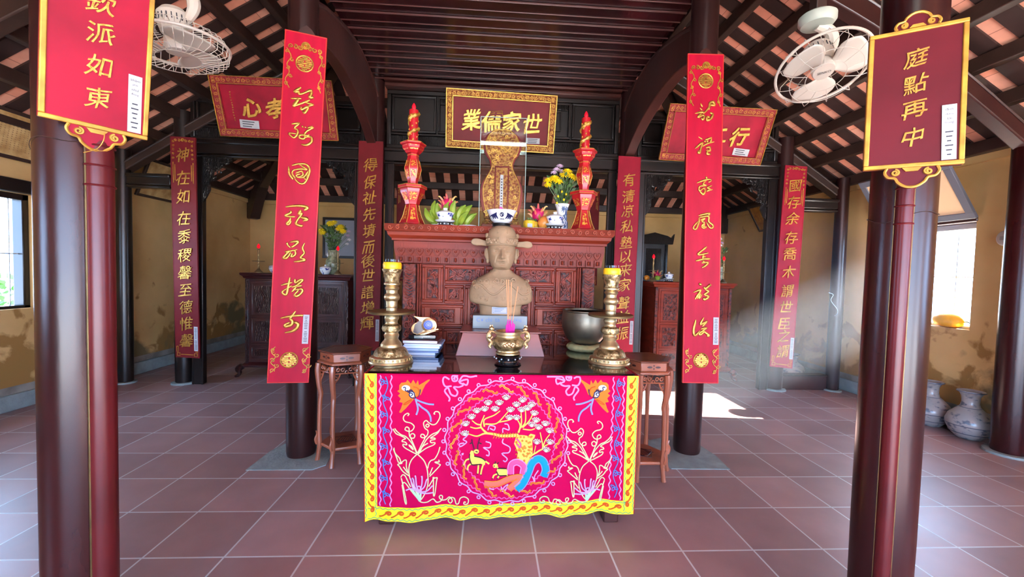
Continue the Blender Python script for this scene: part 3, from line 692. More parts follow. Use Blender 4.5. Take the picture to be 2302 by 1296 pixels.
def paper(t, x, z, w_, h_, dashes, tilt=0, horiz=False):
    p = MB().bx(-w_/2,w_/2,-.002,0,-h_/2,h_/2).build('paper_label','paper',t, smooth=False, loc=(x,-.003,z))
    p.rotation_euler = (0,tilt,0)
    q = MB(); rnd = random.Random(int(abs(x*1e4))+dashes)
    if horiz:
        for i in range(dashes):
            zz = h_*(.28-.56*i/max(1,dashes-1)); q.bx(-w_*.36,w_*(.1+.26*rnd.random()),-.0035,-.002,zz-h_*.05,zz+h_*.05)
    else:
        for i in range(dashes):
            if abs(i-dashes*.52) < .6: continue
            zz = h_*(.42-.84*i/max(1,dashes-1)); hw = w_*(.16+.16*rnd.random()); q.bx(-hw,hw,-.0035,-.002,zz-h_*.009,zz+h_*.009)
    q.build('printed_lines','ink',p,smooth=False)
    return p
def couplet(label, pose, m, chars, fr, ch_h, med=None, orn=None, pap=None, edge=True, gold='gold', ynew=None, post=False):
    (x, z, y), w_, h_, (yw, ln, rl) = pose
    if ynew is not None: x, z, w_, h_ = rescale(x, z, y, ynew, w_, h_); y = ynew
    t = thing('couplet_board', label, 'board', (x,y,z), rot=(radians(ln),radians(rl),radians(yw)))
    MB().bx(-w_/2,w_/2,0,.024,-h_/2,h_/2).build('board', m, t, bevel=.006)
    if edge:
        q = MB(); q.frame(-w_/2-.001,w_/2+.001,-h_/2-.001,h_/2+.001,.008,-.002,.012)
        q.build('edge_trim', 'red_edge' if m in ('red',) else m, t, bevel=.002)
    for c, f_ in zip(chars, fr):
        if med: brush_char(c, 0, h_/2-f_*h_, t, gold)
        else: glyph(c, 0, h_/2-f_*h_, ch_h, -.006, gold, t, off=-.006, bev=.010)
    if med:
        for f_ in med[0]: medallion(h_/2-f_*h_, med[1], t, gold)
    if orn == 'flower':
        q = MB()
        for s_ in (-1,1):
            vine_edge(q, s_*w_*.38, h_/2-.05*h_, h_/2-.16*h_, .016, 3+s_)
            vine_edge(q, s_*w_*.39, -h_/2+.03*h_, -h_/2+.105*h_, .02, 9+s_)
            for k in range(3): curl(q, s_*w_*(.12+.11*k), h_/2-.043*h_, .017, k*2.1, s_, 1.2)
        curl(q, 0, h_/2-.036*h_, .03, 0, 1, 2.2); curl(q, 0, h_/2-.036*h_, .024, 3, -1, 2)
        q.build('vine_ornament', 'goldflat', t)
    elif orn == 'fret':
        q = MB()
        for s_ in (-1,1):
            for k in range(5): curl(q, s_*w_*.38, h_/2-h_*(.02+.018*k), .014, k, s_, 1.2, .003)
            for k in range(2): curl(q, s_*w_*(.14+.14*k), h_/2-h_*.016, .016, k+2, s_, 1.2, .003)
            q.bx(s_*w_*.40-.003,s_*w_*.40+.003,-.004,0,h_/2-h_*.2,h_/2-h_*.11); q.bx(s_*w_*.33-.003,s_*w_*.33+.003,-.004,0,h_/2-h_*.19,h_/2-h_*.12)
            q.frame(s_*w_*.36-.02,s_*w_*.36+.02,-h_/2+.02,-h_/2+.06,.005,-.004,0)
            q.frame(s_*w_*.40-.012,s_*w_*.40+.012,-h_/2+.07,-h_/2+.14,.004,-.004,0)
        q.bx(-w_*.26,w_*.26,-.004,0,-h_/2+.036,-h_/2+.044)
        curl(q, 0, h_/2-h_*.014, .02, 0, 1, 2, .003)
        q.build('fret_ornament', 'goldflat', t)
    if post: MB().bx(-.05,.05,.026,.09,-z,h_/2).build('standing_post','black',t,bevel=.006)
    if pap:
        px_, pf0, pf1, pw = pap
        paper(t, px_*w_, h_/2-(pf0+pf1)/2*h_, pw*w_, (pf1-pf0)*h_, 16)
    return t, w_, h_
FL = [.188,.284,.395,.517,.619,.721,.823]; FR = [.174,.28,.401,.509,.618,.722,.83]
tB, wB, hB = couplet('long bright red couplet board hung crooked on the dark pillar left of the altar table', ((-1.3024,1.9057,1.0),.2774,2.5586,(13.68,-.19,2.42)), 'red', '簪纓國寵顯揚前', FL, .205, ([.085,.933],.056), 'flower', (.36,.80,.885,.15))
MB().prism([(-.06,hB/2),(.06,hB/2),(.035,hB/2+.035),(0,hB/2+.06),(-.035,hB/2+.035)], 0, .015,'xz').build('hanging_tab','beam_red',tB)
tB, wB, hB = couplet('long bright red couplet board hung straight on the dark pillar right of the altar table', ((1.7672,1.9468,1.0),.28,2.5587,(-2.5,-2.52,-.33)), 'red', '詩禮家風垂裕後', FR, .205, ([.083,.931],.056), 'flower', (.40,.80,.883,.15), ynew=1.06)
MB().prism([(-.05,hB/2),(.05,hB/2),(.03,hB/2+.03),(0,hB/2+.05),(-.03,hB/2+.03)], 0, .015,'xz').build('hanging_tab','beam_red',tB)
couplet('maroon couplet board on the black rear pillar at far left, eleven gold characters', ((-3.5514,1.6527,3.05),.2935,2.6543,(-2.9,3.86,2.1)), 'dkred', '神在如在黍稷馨至德惟馨', [.077,.177,.258,.355,.437,.52,.6,.68,.76,.837,.917], .165, None, 'fret', (.38,.85,.965,.16), gold='gold', ynew=2.98)
couplet('plain maroon couplet board on the rear pillar directly left of the carved altar', ((-1.3745,1.7667,3.05),.2982,2.5802,(-2.39,-1.24,.08)), 'dkred', '得保祉先墳而後世譜增輝', [.113,.194,.268,.347,.426,.506,.57,.638,.719,.794,.868], .165, None, None, (.42,.85,.955,.14), gold='goldflat', ynew=2.96)
couplet('plain crimson couplet board on the rear pillar directly right of the carved altar', ((1.856,1.7621,3.05),.287,2.5062,(-1.99,-2.94,1.29)), 'red_side', '有清凉私塾以来家聲益振', [.12,.205,.28,.36,.44,.514,.582,.658,.75,.82,.904], .165, None, None, (.40,.84,.96,.14), gold='goldflat', ynew=2.925)
couplet('crimson couplet board with gilt fretted corners on the rear pillar by the low threshold', ((4.0378,1.6659,3.05),.2765,2.6606,(-7.5,-4.24,3.72)), 'red_side', '國存余存喬木謂世臣之謂', [.1,.183,.264,.36,.44,.53,.623,.7,.784,.844,.92], .165, None, 'fret', (.40,.85,.955,.15), gold='goldflat', ynew=2.95)
# the pair deep behind the altar
couplet('dark red board far behind the altar, its gold character beside the left red candlestick', ((-1.16,2.05,4.2),.28,1.46,(0,0,0)), 'dkred', '山', [.47], .19, None, 'fret', None, gold='goldflat', post=True)
couplet('dark red board far behind the altar, its gold character beside the right red candlestick', ((1.66,2.05,4.2),.28,1.46,(0,0,0)), 'dkred', '言', [.47], .17, None, 'fret', None, gold='goldflat', post=True)

def plaque(name, label, x, z, y, w_, h_, rot, chars, cpos, ch_h, field, fm, fw, pap, side=None):
    t = thing(name, label, 'plaque', (x,y,z), rot=tuple(radians(a) for a in rot))
    MB().bx(-w_/2+fw*.6,w_/2-fw*.6,.008,.03,-h_/2+fw*.6,h_/2-fw*.6).build('field', field, t, smooth=False)
    q = MB()
    for (a,b,c_,d_) in [(-w_/2,w_/2,h_/2-fw,h_/2),(-w_/2,w_/2,-h_/2,-h_/2+fw),(-w_/2,-w_/2+fw,-h_/2+fw,h_/2-fw),(w_/2-fw,w_/2,-h_/2+fw,h_/2-fw)]: q.bx(a,b,-.012,.03,c_,d_)
    fr = q.build('carved_frame', fm, t, bevel=.006)
    bw = .012 if fm == 'goldcarve' else .005; bm_ = 'gold' if fm == 'goldcarve' else 'goldflat'
    MB().frame(-w_/2-.003,w_/2+.003,-h_/2-.003,h_/2+.003,bw,-.022,.0).build('outer_bead',bm_,fr,bevel=.002)
    MB().frame(-w_/2+fw-.012,w_/2-fw+.012,-h_/2+fw-.012,h_/2-fw+.012,bw,-.024,.0).build('inner_bead',bm_,fr,bevel=.002)
    rnd = random.Random(len(label)); q = MB(); cr_ = .0042 if fm == 'goldcarve' else .0026
    n = int(w_/.055)
    for i in range(n):
        for s_ in (-1,1): curl(q, -w_/2+fw*.5+(w_-fw)*i/(n-1), s_*(h_/2-fw*.5), fw*.26, rnd.random()*6, rnd.choice((-1,1)), 1.2, cr_, -.013)
    n = int(h_/.055)
    for i in range(1,n-1):
        for s_ in (-1,1): curl(q, s_*(w_/2-fw*.5), -h_/2+h_*i/(n-1), fw*.26, rnd.random()*6, rnd.choice((-1,1)), 1.2, cr_, -.013)
    q.build('scroll_carving','goldflat',fr)
    for c, px_ in zip(chars, cpos): glyph(c, px_*w_, 0, ch_h, -.004, 'gold', t, off=.016, ex=.02)
    if side:
        q = MB(); n = side[1]
        for i in range(n): curl(q, side[0]*w_, h_*(.24-.5*i/n), .008, i, 1, .8, .003, .004)
        q.build('small_inscription','goldflat',t)
    if pap: paper(t, pap[0]*w_, pap[1]*h_, pap[2]*w_, pap[3]*h_, 3, radians(pap[4]), True)
    return t
plaque('name_board','gilt framed horizontal name board with four gold characters hung above the altar', .2214,3.318,2.95,1.3303,.6617,(12.3,.5,1.63),'業儒家世',(-.27,-.085,.095,.285),.235,'dkred','goldcarve',.085,(.30,-.30,.13,.10,-1))
plaque('hanging_plaque','leaning red plaque with carved frame above the left rear opening, reading 心孝', -2.344,3.2728,2.75,1.324,.6266,(19.46,.02,-.27),'心孝',(-.20,.0),.21,'red_pl','goldcarve2',.085,(-.24,-.28,.16,.14,3),side=(-.36,12))
plaque('hanging_plaque','leaning red plaque with carved frame above the right rear opening, reading 仁行', 2.8109,3.2033,2.75,1.2654,.6314,(23.63,1.5,-2.44),'仁行',(.02,.22),.21,'red_pl','goldcarve2',.085,(.28,-.28,.155,.13,3))

def cloud(q, qg, sgn, w_, z0, h_):
    # scalloped cloud-head ornament under / over a hanging plaque
    prof = [(-.5,0),(-.54,.22),(-.47,.45),(-.33,.52),(-.26,.74),(-.1,.95),(.1,.95),(.26,.74),(.33,.52),(.47,.45),(.54,.22),(.5,0)]
    P = [(a*w_, z0-sgn*b*h_) for a,b in prof]
    pts = cat_rom([(a,0,b) for a,b in P],5); poly = [(p.x,p.z) for p in pts]
    if sgn < 0: poly = poly[::-1]
    q.prism(poly, 0, .02, 'xz')
    qg.tube([(a,-.002,b) for a,b in poly], .0048, 6)
    for s_ in (-1,1): curl(qg, s_*w_*.33, z0-sgn*h_*.24, w_*.09, pi/2, s_, 1.5, .0042, -.003)
    qg.prism([(-w_*.2,z0-sgn*h_*.02),(w_*.2,z0-sgn*h_*.02),(w_*.12,z0-sgn*h_*.2),(-w_*.12,z0-sgn*h_*.2)],-.006,.0,'xz')
def col_plaque(label, x, z, y, w_, h_, rot, m, chars, fr, ch_h, lines, pz, top):
    t = thing('pillar_plaque', label, 'plaque', (x,y,z), rot=tuple(radians(a) for a in rot))
    MB().bx(-w_/2,w_/2,0,.02,-h_/2,h_/2).build('board', m, t, bevel=.004)
    MB().frame(-w_/2,w_/2,-h_/2,h_/2,.0155,-.005,.012).build('gold_border','goldflat',t,bevel=.003)
    for c, f_ in zip(chars, fr): glyph(c, .0, h_/2-f_*h_, ch_h, -.002, 'gold', t, ex=.008, bev=.008)
    for s_, nm in ((1,'lower_cloud_ornament'),(-1,'upper_cloud_ornament')):
        q = MB(); g = MB(); cloud(q, g, s_, w_*(.5 if s_>0 else .42), -s_*h_/2, .075 if s_>0 else .06)
        o = q.build(nm, m, t, smooth=False); g.build('gold_edging','goldflat',o)
    p = MB().bx(-.019,.019,-.002,0,-.1,.1).build('paper_label','paper',t,smooth=False,loc=(w_/2-.042,-.002,-h_/2+.018+.1)); p.rotation_euler = (0,radians(-1),0)
    text_lines(lines, 0, .083, .0165, .0085, -.0022, p)
    return t
col_plaque('tilted red plaque with gold border and white paper slip on the left foreground pillar', -1.2329,2.215,-.597,.276,.532,(9.63,0,55.5),'red_pl','欽派如東',[.22,.40,.60,.80],.072,['khâm','phái','như','Đông','','–––','––––','–––','––','––––','–––'],0,True)
col_plaque('maroon plaque with gold border and white paper slip on the right foreground pillar', 1.6653,2.171,-.66,.2725,.5298,(-6.4,.73,-33.6),'dkred2','庭點再中',[.22,.41,.59,.785],.072,['đình','điểm','tái','trung','','––––','–––','––','––––','–––','––'],0,True)
def halfround(label, x, y, h0, h1, ang, r_):
    t = thing('half_round_board', label, 'board', (x,y,h0), rz=ang)
    # half-round bamboo-shaped couplet strip on the face of the pillar, local -y is outward
    H = h1-h0
    prof = [(r_,0),(r_,H)]
    MB().lathe(prof, 16, a0=pi, a1=2*pi).build('strip','bamboo',t)
    q = MB()
    for z in (H-.09,H-.16,H-.23): q.tube([(r_*1.03*cos(pi+pi*i/12),r_*1.03*sin(pi+pi*i/12),z) for i in range(13)], .004, 6)
    q.build('bamboo_ring','bamboo',t)
    q = MB()
    for s_ in (-1,1): q.bx(s_*r_-.0018,s_*r_+.0018,-.005,.002,0,H)
    q.build('gold_edge','brass_dull',t,bevel=.001)
    return t
halfround('maroon half-round strip running down the left foreground pillar under the tilted plaque', -1.40+.1*.985, -.515-.1*.174, .12, 1.99, radians(80), .043)
halfround('maroon half-round strip running down the right foreground pillar under the maroon plaque', 1.83-.1*.68, -.484-.1*.73, .12, 1.95, radians(-43), .028)
# ------------------------------------------------------------------ rear altar cabinet
AX = .205; AT = 1.847
t = thing('altar_cabinet','tall carved rosewood altar cabinet behind the black table','altar',(AX,1.2,0))
MB().bx(-.775,.775,.03,.72,.06,1.55).build('carcass','cabinet',t,bevel=.006)
q = MB().bx(-.79,.79,-.0,.74,0,.10).build('plinth','cabinet',t,bevel=.01)
def mould(q, hx, y0, prof):
    # swept cornice profile (out, z) round front and both sides
    for i in range(len(prof)-1):
        (o0,z0),(o1,z1) = prof[i],prof[i+1]
        a = [(-hx-o0,.72,z0),(-hx-o0,y0-o0,z0),(hx+o0,y0-o0,z0),(hx+o0,.72,z0)]
        b = [(-hx-o1,.72,z1),(-hx-o1,y0-o1,z1),(hx+o1,y0-o1,z1),(hx+o1,.72,z1)]
        q.add(a+b,[(0,1,5,4),(1,2,6,5),(2,3,7,6)])
    return q
q = mould(MB(), .80, .03, [(.0,1.54),(.03,1.545),(.035,1.60),(.045,1.66),(.045,1.715),(.06,1.72),(.06,1.735),(.085,1.76),(.09,1.785),(.10,1.79),(.11,1.815),(.105,1.845)])
q.add([(-.905,-.075,1.845),(.905,-.075,1.845),(.905,.75,1.845),(-.905,.75,1.845)],[(0,1,2,3)])
q.build('cornice','cabinet',t,ang=30)
q = MB()
for i in range(30):   # running scroll carved on the edge of the top
    x = -.86+1.72*i/29; curl(q, x, 1.817, .018, i*.9, 1 if i%2 else -1, 1.3, .0055, -.083)
q.build('edge_scroll','cab_panel',t)
q = MB(); q2 = MB()
for i in range(23):
    x = -.79+1.58*i/22
    q.tube(cat_rom([(x,-.012,1.605),(x-.026,-.018,1.635),(x-.028,-.018,1.655),(x-.012,-.018,1.66),(x,-.018,1.648),(x+.012,-.018,1.66),(x+.028,-.018,1.655),(x+.026,-.018,1.635)],3,True), .0045, 5, closed=True)
    q.ell((x,-.012,1.642),(.012,.008,.010),8,6)
    q2.frame(x-.024,x+.024,1.548,1.60,.008,-.022,.0); q2.ell((x,-.008,1.575),(.011,.012,.018),8,6)
    if i%3 == 0: q2.bx(x-.017,x-.004,-.02,.0,1.672,1.712).bx(x+.004,x+.017,-.02,.0,1.672,1.712)
q.build('petal_frieze','cabinet',t); q2.build('pendant_frieze','cabinet',t)
for s_ in (-1,1):
    p = MB().bx(s_*.775,s_*.67,-.01,.04,.10,1.54).build('corner_post','cab_carve',t,bevel=.006)
    q = MB(); rnd = random.Random(5+s_)
    for k in range(26):
        z = 1.50-.023*k
        q.tube([(s_*(.69),-.014,z),(s_*.722,-.018,z-.018),(s_*.755,-.014,z)], .005, 5) if k < 11 else curl(q, s_*(.70+.045*rnd.random()), z, .022, rnd.random()*6, 1, 1.2, .007, -.014)
    q.build('post_carving','cabinet',p)
    for xx in (.655,.638): MB().bx(s_*xx-.006,s_*xx+.006,0,.04,.10,1.54).build('bead_moulding','cabinet',t,bevel=.004)
def panel(x0,x1,z0,z1,fx,fz,seed):
    fo = MB().frame(x0,x1,z0,z1,.024,.004,.035).build('panel_frame','cabinet',t,bevel=.007)
    MB().bx(x0+.022,x1-.022,.016,.034,z0+.022,z1-.022).build('panel_field','cab_panel',fo,smooth=False)
    a,b,c,d_ = x0+fx,x1-fx,z0+fz,z1-fz
    MB().bx(a,b,.008,.02,c,d_).build('carved_relief','cab_carve',fo,bevel=.004)
    q = MB(); rnd = random.Random(seed); n = int(26*min(1.6,(b-a)*(d_-c)/.03))+6
    for k in range(n):
        cx_, cz_ = a+.012+(b-a-.024)*rnd.random(), c+.012+(d_-c-.024)*rnd.random()
        if k%3: curl(q, cx_, cz_, .010+.012*rnd.random(), rnd.random()*6, rnd.choice((-1,1)), 1.0, .006, .006)
        else:
            an = rnd.random()*6; L_ = .03; q.tube([(cx_-L_*cos(an),.006,cz_-L_*sin(an)),(cx_+.008*sin(an),.002,cz_),(cx_+L_*cos(an),.006,cz_+L_*sin(an))],[.004,.010,.003],5)
    q.build('relief_tracery','cabinet',fo)
    MB().frame(a-.008,b+.008,c-.008,d_+.008,.006,.006,.02).build('relief_border','cabinet',fo,bevel=.002)
k = 0
for s_ in (-1,1):
    for (x0,x1,z0,z1,fx,fz) in [(.455,.625,1.23,1.535,.042,.036),(.125,.445,1.385,1.535,.036,.03),(.29,.445,1.225,1.375,.038,.036),(.29,.625,1.035,1.215,.075,.04),(.30,.445,.88,1.025,.035,.04),(.455,.625,.80,1.025,.035,.04),(.125,.28,.85,1.375,.05,.06)]:
        a,b = (x0,x1) if s_>0 else (-x1,-x0)
        panel(a,b,z0,z1,fx,fz,11+k); k += 1
MB().frame(-.115,.115,.85,1.535,.03,0,.035).build('panel_frame','cabinet',t,bevel=.007)
MB().bx(-.09,.09,.01,.03,.88,1.505).build('carved_relief','cab_carve',t)

# ---- red lacquer candlesticks with dragon candles
def candlestick(x,y,label,clabel,rot):
    t = thing('candlestick',label,'candlestick',(x,y,AT),rz=rot)
    six = lambda prof,nm,m,**k: MB().lathe(prof,6).build(nm,m,t,ang=20,bevel=.003,**k)
    b = six([(.118,0),(.122,.01),(.108,.03)],'foot','tabred')
    q = MB()
    for k in range(6): q.ell((.112*cos(k*pi/3),.112*sin(k*pi/3),.015),(.02,.02,.014),8,6)
    q.build('gilt_toes','goldflat',b)
    six([(.104,.03),(.098,.045),(.078,.09),(.062,.14),(.052,.19)],'pedestal','tabred')
    six([(.058,.19),(.064,.215),(.10,.29),(.104,.32),(.121,.325),(.121,.345),(.06,.35)],'lower_dish','tabred')
    six([(.044,.35),(.044,.39),(.05,.41),(.068,.48),(.07,.50),(.052,.56),(.046,.59),(.048,.615)],'baluster','tabred')
    six([(.055,.615),(.075,.64),(.088,.655),(.092,.68),(.108,.688),(.108,.702)],'upper_dish','tabred')
    # gilded fields, one on each flat
    q = MB()
    def quad(r0,z0,r1,z1,wf):
        for k in range(6):
            a = k*pi/3+pi/6; c_ = cos(pi/6); n = Vector((cos(a),sin(a),0)); tt = Vector((-sin(a),cos(a),0))
            w0,w1 = r0*wf*.5,r1*wf*.5; o = .0025
            v = [n*(r0*c_+o)-tt*w0+Vector((0,0,z0)),n*(r0*c_+o)+tt*w0+Vector((0,0,z0)),n*(r1*c_+o)+tt*w1+Vector((0,0,z1)),n*(r1*c_+o)-tt*w1+Vector((0,0,z1))]
            q.add(v,[(0,1,2,3)])
    quad(.0715,.225,.0965,.285,.7); quad(.09,.06,.056,.165,.5); quad(.053,.42,.067,.475,.62); quad(.069,.505,.054,.555,.62); quad(.078,.64,.089,.675,.8)
    q.build('gilt_fields','tabgold',t,smooth=False,fix=False)
    q = MB()
    for r_,z in ((.118,.347),(.118,.326),(.106,.70),(.047,.36),(.047,.60)): q.tube([(r_*cos(k*pi/3),r_*sin(k*pi/3),z) for k in range(6)],.0035,5,closed=True)
    for k in range(6):
        a = k*pi/3; q.tube([(.104*cos(a),.104*sin(a),.035),(.078*cos(a),.078*sin(a),.09),(.053*cos(a),.053*sin(a),.19)],.003,5)
        q.tube([(.05*cos(a),.05*sin(a),.41),(.07*cos(a),.07*sin(a),.49),(.052*cos(a),.052*sin(a),.56)],.003,5)
    q.build('gold_lines','goldflat',t)
    c = thing('dragon_candle',clabel,'candle',(x,y,AT+.702))
    MB().lathe([(.038,0),(.038,.275),(.03,.28)],24).build('candle_body','tabred',c)
    q = MB(); pts = [(.036*cos(.5+u*13),.036*sin(.5+u*13),.012+.25*u) for u in [i/70 for i in range(71)]]
    q.tube(pts,[.011+.009*sin(i*.45)**2 for i in range(71)],6)
    for i in range(26):
        a = i*2.4; q.ell((.036*cos(a),.036*sin(a),.01+.0085*i),(.008,.008,.009),8,5)
    q.ell((-.01,-.037,.22),(.018,.012,.016),8,6); q.build('gilt_dragon','goldflat',c)
    MB().lathe([(.010,0),(.017,.02),(.013,.038),(.003,.055)],12).build('flame_bulb','bulb',c,loc=(0,0,.28))
    return t
candlestick(-.545,1.42,'red hexagonal candlestick at the left end of the carved altar','red and gold dragon candle on the left altar candlestick',.26)
candlestick(.918,1.42,'red hexagonal candlestick at the right end of the carved altar','red and gold dragon candle on the right altar candlestick',.0)

# ---- offerings on the altar
def plate(name,label,x,y,z,r_,m='porc'):
    return tag(MB().lathe([(r_*.5,0),(r_*.6,.004),(r_*.98,.016),(r_,.02),(r_*.95,.018),(r_*.55,.008),(0,.007)],36).build(name,m,None,loc=(x,y,z)),label,'plate')
plate('plate','white plate under the green bananas on the altar',-.27,1.42,AT,.15)
plate('plate','white plate under the golden fruit, mango and right dragon fruit on the altar',.52,1.43,AT,.13)
plate('plate','empty pale green saucer at the right side of the bananas',-.07,1.33,AT,.075,'porc')
def banana():
    q = MB(); pts = []; rs = []
    for i in range(11):
        u = i/10; a = -.55+1.1*u; pts.append((.035*(1-cos(a))*3.0-.01, 0, -.066+.132*u)); rs.append([.006,.013,.0195,.0225,.0235,.0235,.023,.021,.0165,.009,.0055][i])
    q.tube(pts,rs,7); return q
b0 = banana().build('banana','banana',None)
spots = [(965,484,-32,0),(974,497,-20,8),(977,468,-6,-12),(990,492,10,4),(986,474,-12,10),(1003,470,4,20),(1020,468,6,16),(1036,474,22,-8),(1050,472,24,4),(1042,492,30,10),(1058,492,34,0),(1030,490,10,12)]
for i,(u,v,a,l) in enumerate(spots):
    o = b0 if i == 0 else b0.copy()
    if i: COL.objects.link(o)
    x = -.445+(u-953)*.00374; z = 2.0-(v-470)*.0036
    o.location = (x,1.40+.02*(i%3),max(z,AT+.082)); o.rotation_euler = (radians(l*.4),radians(a*1.15),radians(25*(i%3-1))); o.scale = (1.22,1.22,1.15)
    tag(o,'green banana in the bunches heaped on the altar','banana','green bananas on the altar')
def pitaya(x,y,z,label,seed):
    t = thing('dragon_fruit',label,'fruit',(x,y,z)); rnd = random.Random(seed)
    MB().ell((0,0,.062),(.055,.055,.064),20,14).build('flesh_skin','pitaya',t)
    q = MB()
    for k in range(16):
        a = k*2.4; zz = -.7+1.55*(k/15); rr = .055*sqrt(max(.05,1-zz*zz)) if abs(zz)<1 else .014; z0 = .062+.064*min(zz,.95)
        L_ = .03+.016*(k/15); d_ = Vector((cos(a),sin(a),0))
        pts = [d_*(rr*.9)+Vector((0,0,z0)), d_*(rr+.012)+Vector((0,0,z0+L_*.5)), d_*(rr+.03)+Vector((0,0,z0+L_*.85)), d_*(rr+.042)+Vector((0,0,z0+L_*.7))]
        q.tube(cat_rom(pts,3),[.010,.011,.010,.009,.008,.007,.006,.005,.003,.002],6,flat=.5)
    q.build('scale_leaves','pitleaf',t)
pitaya(-.258,1.49,1.99,'pink dragon fruit standing on top of the green bananas',3)
pitaya(.535,1.50,1.935,'pink dragon fruit behind the mango at the right side of the glass case',8)
t = thing('mango','ripe mango in front of the right dragon fruit','fruit',(.575,1.38,AT+.012))
MB().ell((0,0,.058),(.055,.05,.06),20,14,Euler((0,.2,0)).to_matrix()).build('skin','mango',t); MB().ell((.022,-.04,.085),(.006,.004,.006),8,6).build('stem_scar','black',t)
for i,(x,y) in enumerate([(.448,1.37),(.50,1.45)]):
    t = thing('golden_fruit',['squat golden fruit with a paper sticker just right of the glass case','squat golden fruit half hidden behind the mango'][i],'fruit',(x,y,AT+.012))
    MB().lathe([(0,0),(.035,.002),(.05,.02),(.053,.045),(.046,.07),(.02,.078),(0,.076)],20).build('skin','persim',t)
    q = MB()
    for k in range(4): a = k*pi/2+.4; q.tube([(0,0,.076),(.014*cos(a),.014*sin(a),.088),(.022*cos(a),.022*sin(a),.1)],[.005,.007,.002],6)
    q.build('calyx','stem',t)
    if i == 0: MB().bx(-.02,.02,-.055,-.050,.012,.042).build('sticker','paper',t)
def cup(x,y,z,label,slabel,s=1.0,stand=True):
    if stand:
        st = thing('cup_stand',slabel,'stand',(x,y,z))
        MB().lathe([(.064*s,0),(.066*s,.006*s),(.06*s,.012*s),(.06*s,.03*s),(.064*s,.034*s)],28).build('ring','blackpierced',st)
        q = MB()
        for k in range(12): a = k*pi/6; q.ell((.0605*s*cos(a),.0605*s*sin(a),.021*s),(.006*s,.006*s,.006*s),8,6)
        q.build('white_bosses','porc',st)
        z += .034*s
    t = thing('covered_cup',label,'cup',(x,y,z))
    MB().lathe([(.04*s,0),(.07*s,.006*s),(.083*s,.018*s),(.08*s,.02*s),(.045*s,.012*s),(0,.012*s)],32).build('saucer','porc',t)
    MB().lathe([(.032*s,.012*s),(.045*s,.016*s),(.06*s,.045*s),(.072*s,.075*s),(.069*s,.075*s),(.04*s,.03*s)],32).build('cup_body','bluepat',t)
    l = MB().lathe([(.074*s,.074*s),(.074*s,.079*s),(.05*s,.094*s),(.018*s,.10*s),(.018*s,.101*s)],32).build('lid','porc',t)
    MB().lathe([(.014*s,.1*s),(.018*s,.118*s),(.014*s,.12*s)],16).build('lid_knob','porc',l)
    return t
cup(-.253,1.29,AT,'blue and white covered teacup in front of the bananas on the altar','black pierced stand under the altar teacup by the bananas')
cup(.655,1.30,AT,'blue and white covered teacup in front of the flower vase on the altar','black pierced stand under the altar teacup by the flower vase')
t = thing('bowl_stand','low black stand under the blue and white incense bowl','stand',(.207,1.245,AT))
MB().lathe([(.078,0),(.082,.008),(.07,.018),(.075,.036)],28).build('ring','blackpierced',t)
t = thing('incense_bowl','blue and white porcelain incense bowl in front of the glass case','bowl',(.207,1.245,AT+.036))
MB().lathe([(.05,0),(.062,.004),(.088,.03),(.104,.07),(.118,.098),(.122,.102),(.116,.102),(.1,.085),(0,.08)],40).build('bowl_body','porc',t)
q = MB()
def onb(a,z): 
    r_ = .062+(.118-.062)*((z-.004)/.094)**.62+.0015; return (r_*sin(a),-r_*cos(a),z)
q.tube([onb(.13*cos(i*pi/8),.06+.014*sin(i*pi/8)) for i in range(16)],.0035,6,closed=True)
q.tube([onb(.05*sin(i*.7),.05+.003*i) for i in range(7)],.004,6)
for s_ in (-1,1):
    for k in range(7): q.tube(cat_rom([onb(s_*(.35+.07*k),.03+.008*(k%3)),onb(s_*(.45+.07*k),.055),onb(s_*(.42+.11*k),.075-.004*k)],3),.0048,5)
for k in range(5): q.tube([onb(-.16+.08*k,.025),onb(-.13+.08*k,.031),onb(-.1+.08*k,.025)],.0025,5)
q.build('cobalt_pattern','t_navy',t)
st0 = None
for i in range(9):
    q = MB().tube([(0,0,0),(.004*cos(i),.003*sin(i),.045+.012*((i*7)%4)/3)],.003,6).build('incense_stub','pinkstub',None,loc=(.19+.008*(i%5),1.237+.014*(i//5),AT+.036+.079))
    tag(q,'burnt down magenta incense stub in the porcelain bowl','incense','incense stubs in the porcelain bowl')
# ---- glass case and ancestral tablet
t = thing('glass_case','tall clear glass case around the gilded tablet on the altar','glass case',(.212,1.50,AT))
MB().bx(-.20,.20,-.125,.14,0,.012).build('base_board','cab_panel',t,bevel=.003)
MB().bx(-.17,.17,-.10,.12,.012,.05).build('base_step','cab_panel',t,bevel=.004)
g = .004
MB().bx(-.193,.193,-.12,-.12+g,.012,.935).build('front_pane','glass',t,smooth=False)
MB().bx(-.193,.193,.13,.13+g,.012,.935).build('rear_pane','glass',t,smooth=False)
MB().bx(-.193,-.193+g,-.115,.129,.012,.935).build('side_pane','glass',t,smooth=False)
MB().bx(.193-g,.193,-.115,.129,.012,.935).build('side_pane','glass',t,smooth=False)
MB().bx(-.193,.193,-.12,.134,.936,.94).build('top_pane','glass',t,smooth=False)
for sx in (-1,1):
    MB().bx(sx*.193-.002,sx*.193+.002,-.122,-.117,.012,.94).build('pane_edge',mat('pale_glass_edge',C(150,190,182),.2),t,smooth=False)
MB().bx(-.193,.193,-.122,-.119,.937,.941).build('pane_edge',MATS['pale_glass_edge'],t,smooth=False)
t = thing('ancestral_tablet','gilded carved tablet with a round head inside the glass case','tablet',(.207,1.50,AT+.05))
half = [(.13,0),(.14,.06),(.165,.14),(.183,.23),(.185,.30),(.165,.37),(.125,.44),(.10,.50),(.112,.56),(.15,.62),(.165,.68),(.155,.74),(.12,.79),(.06,.822),(0,.828)]
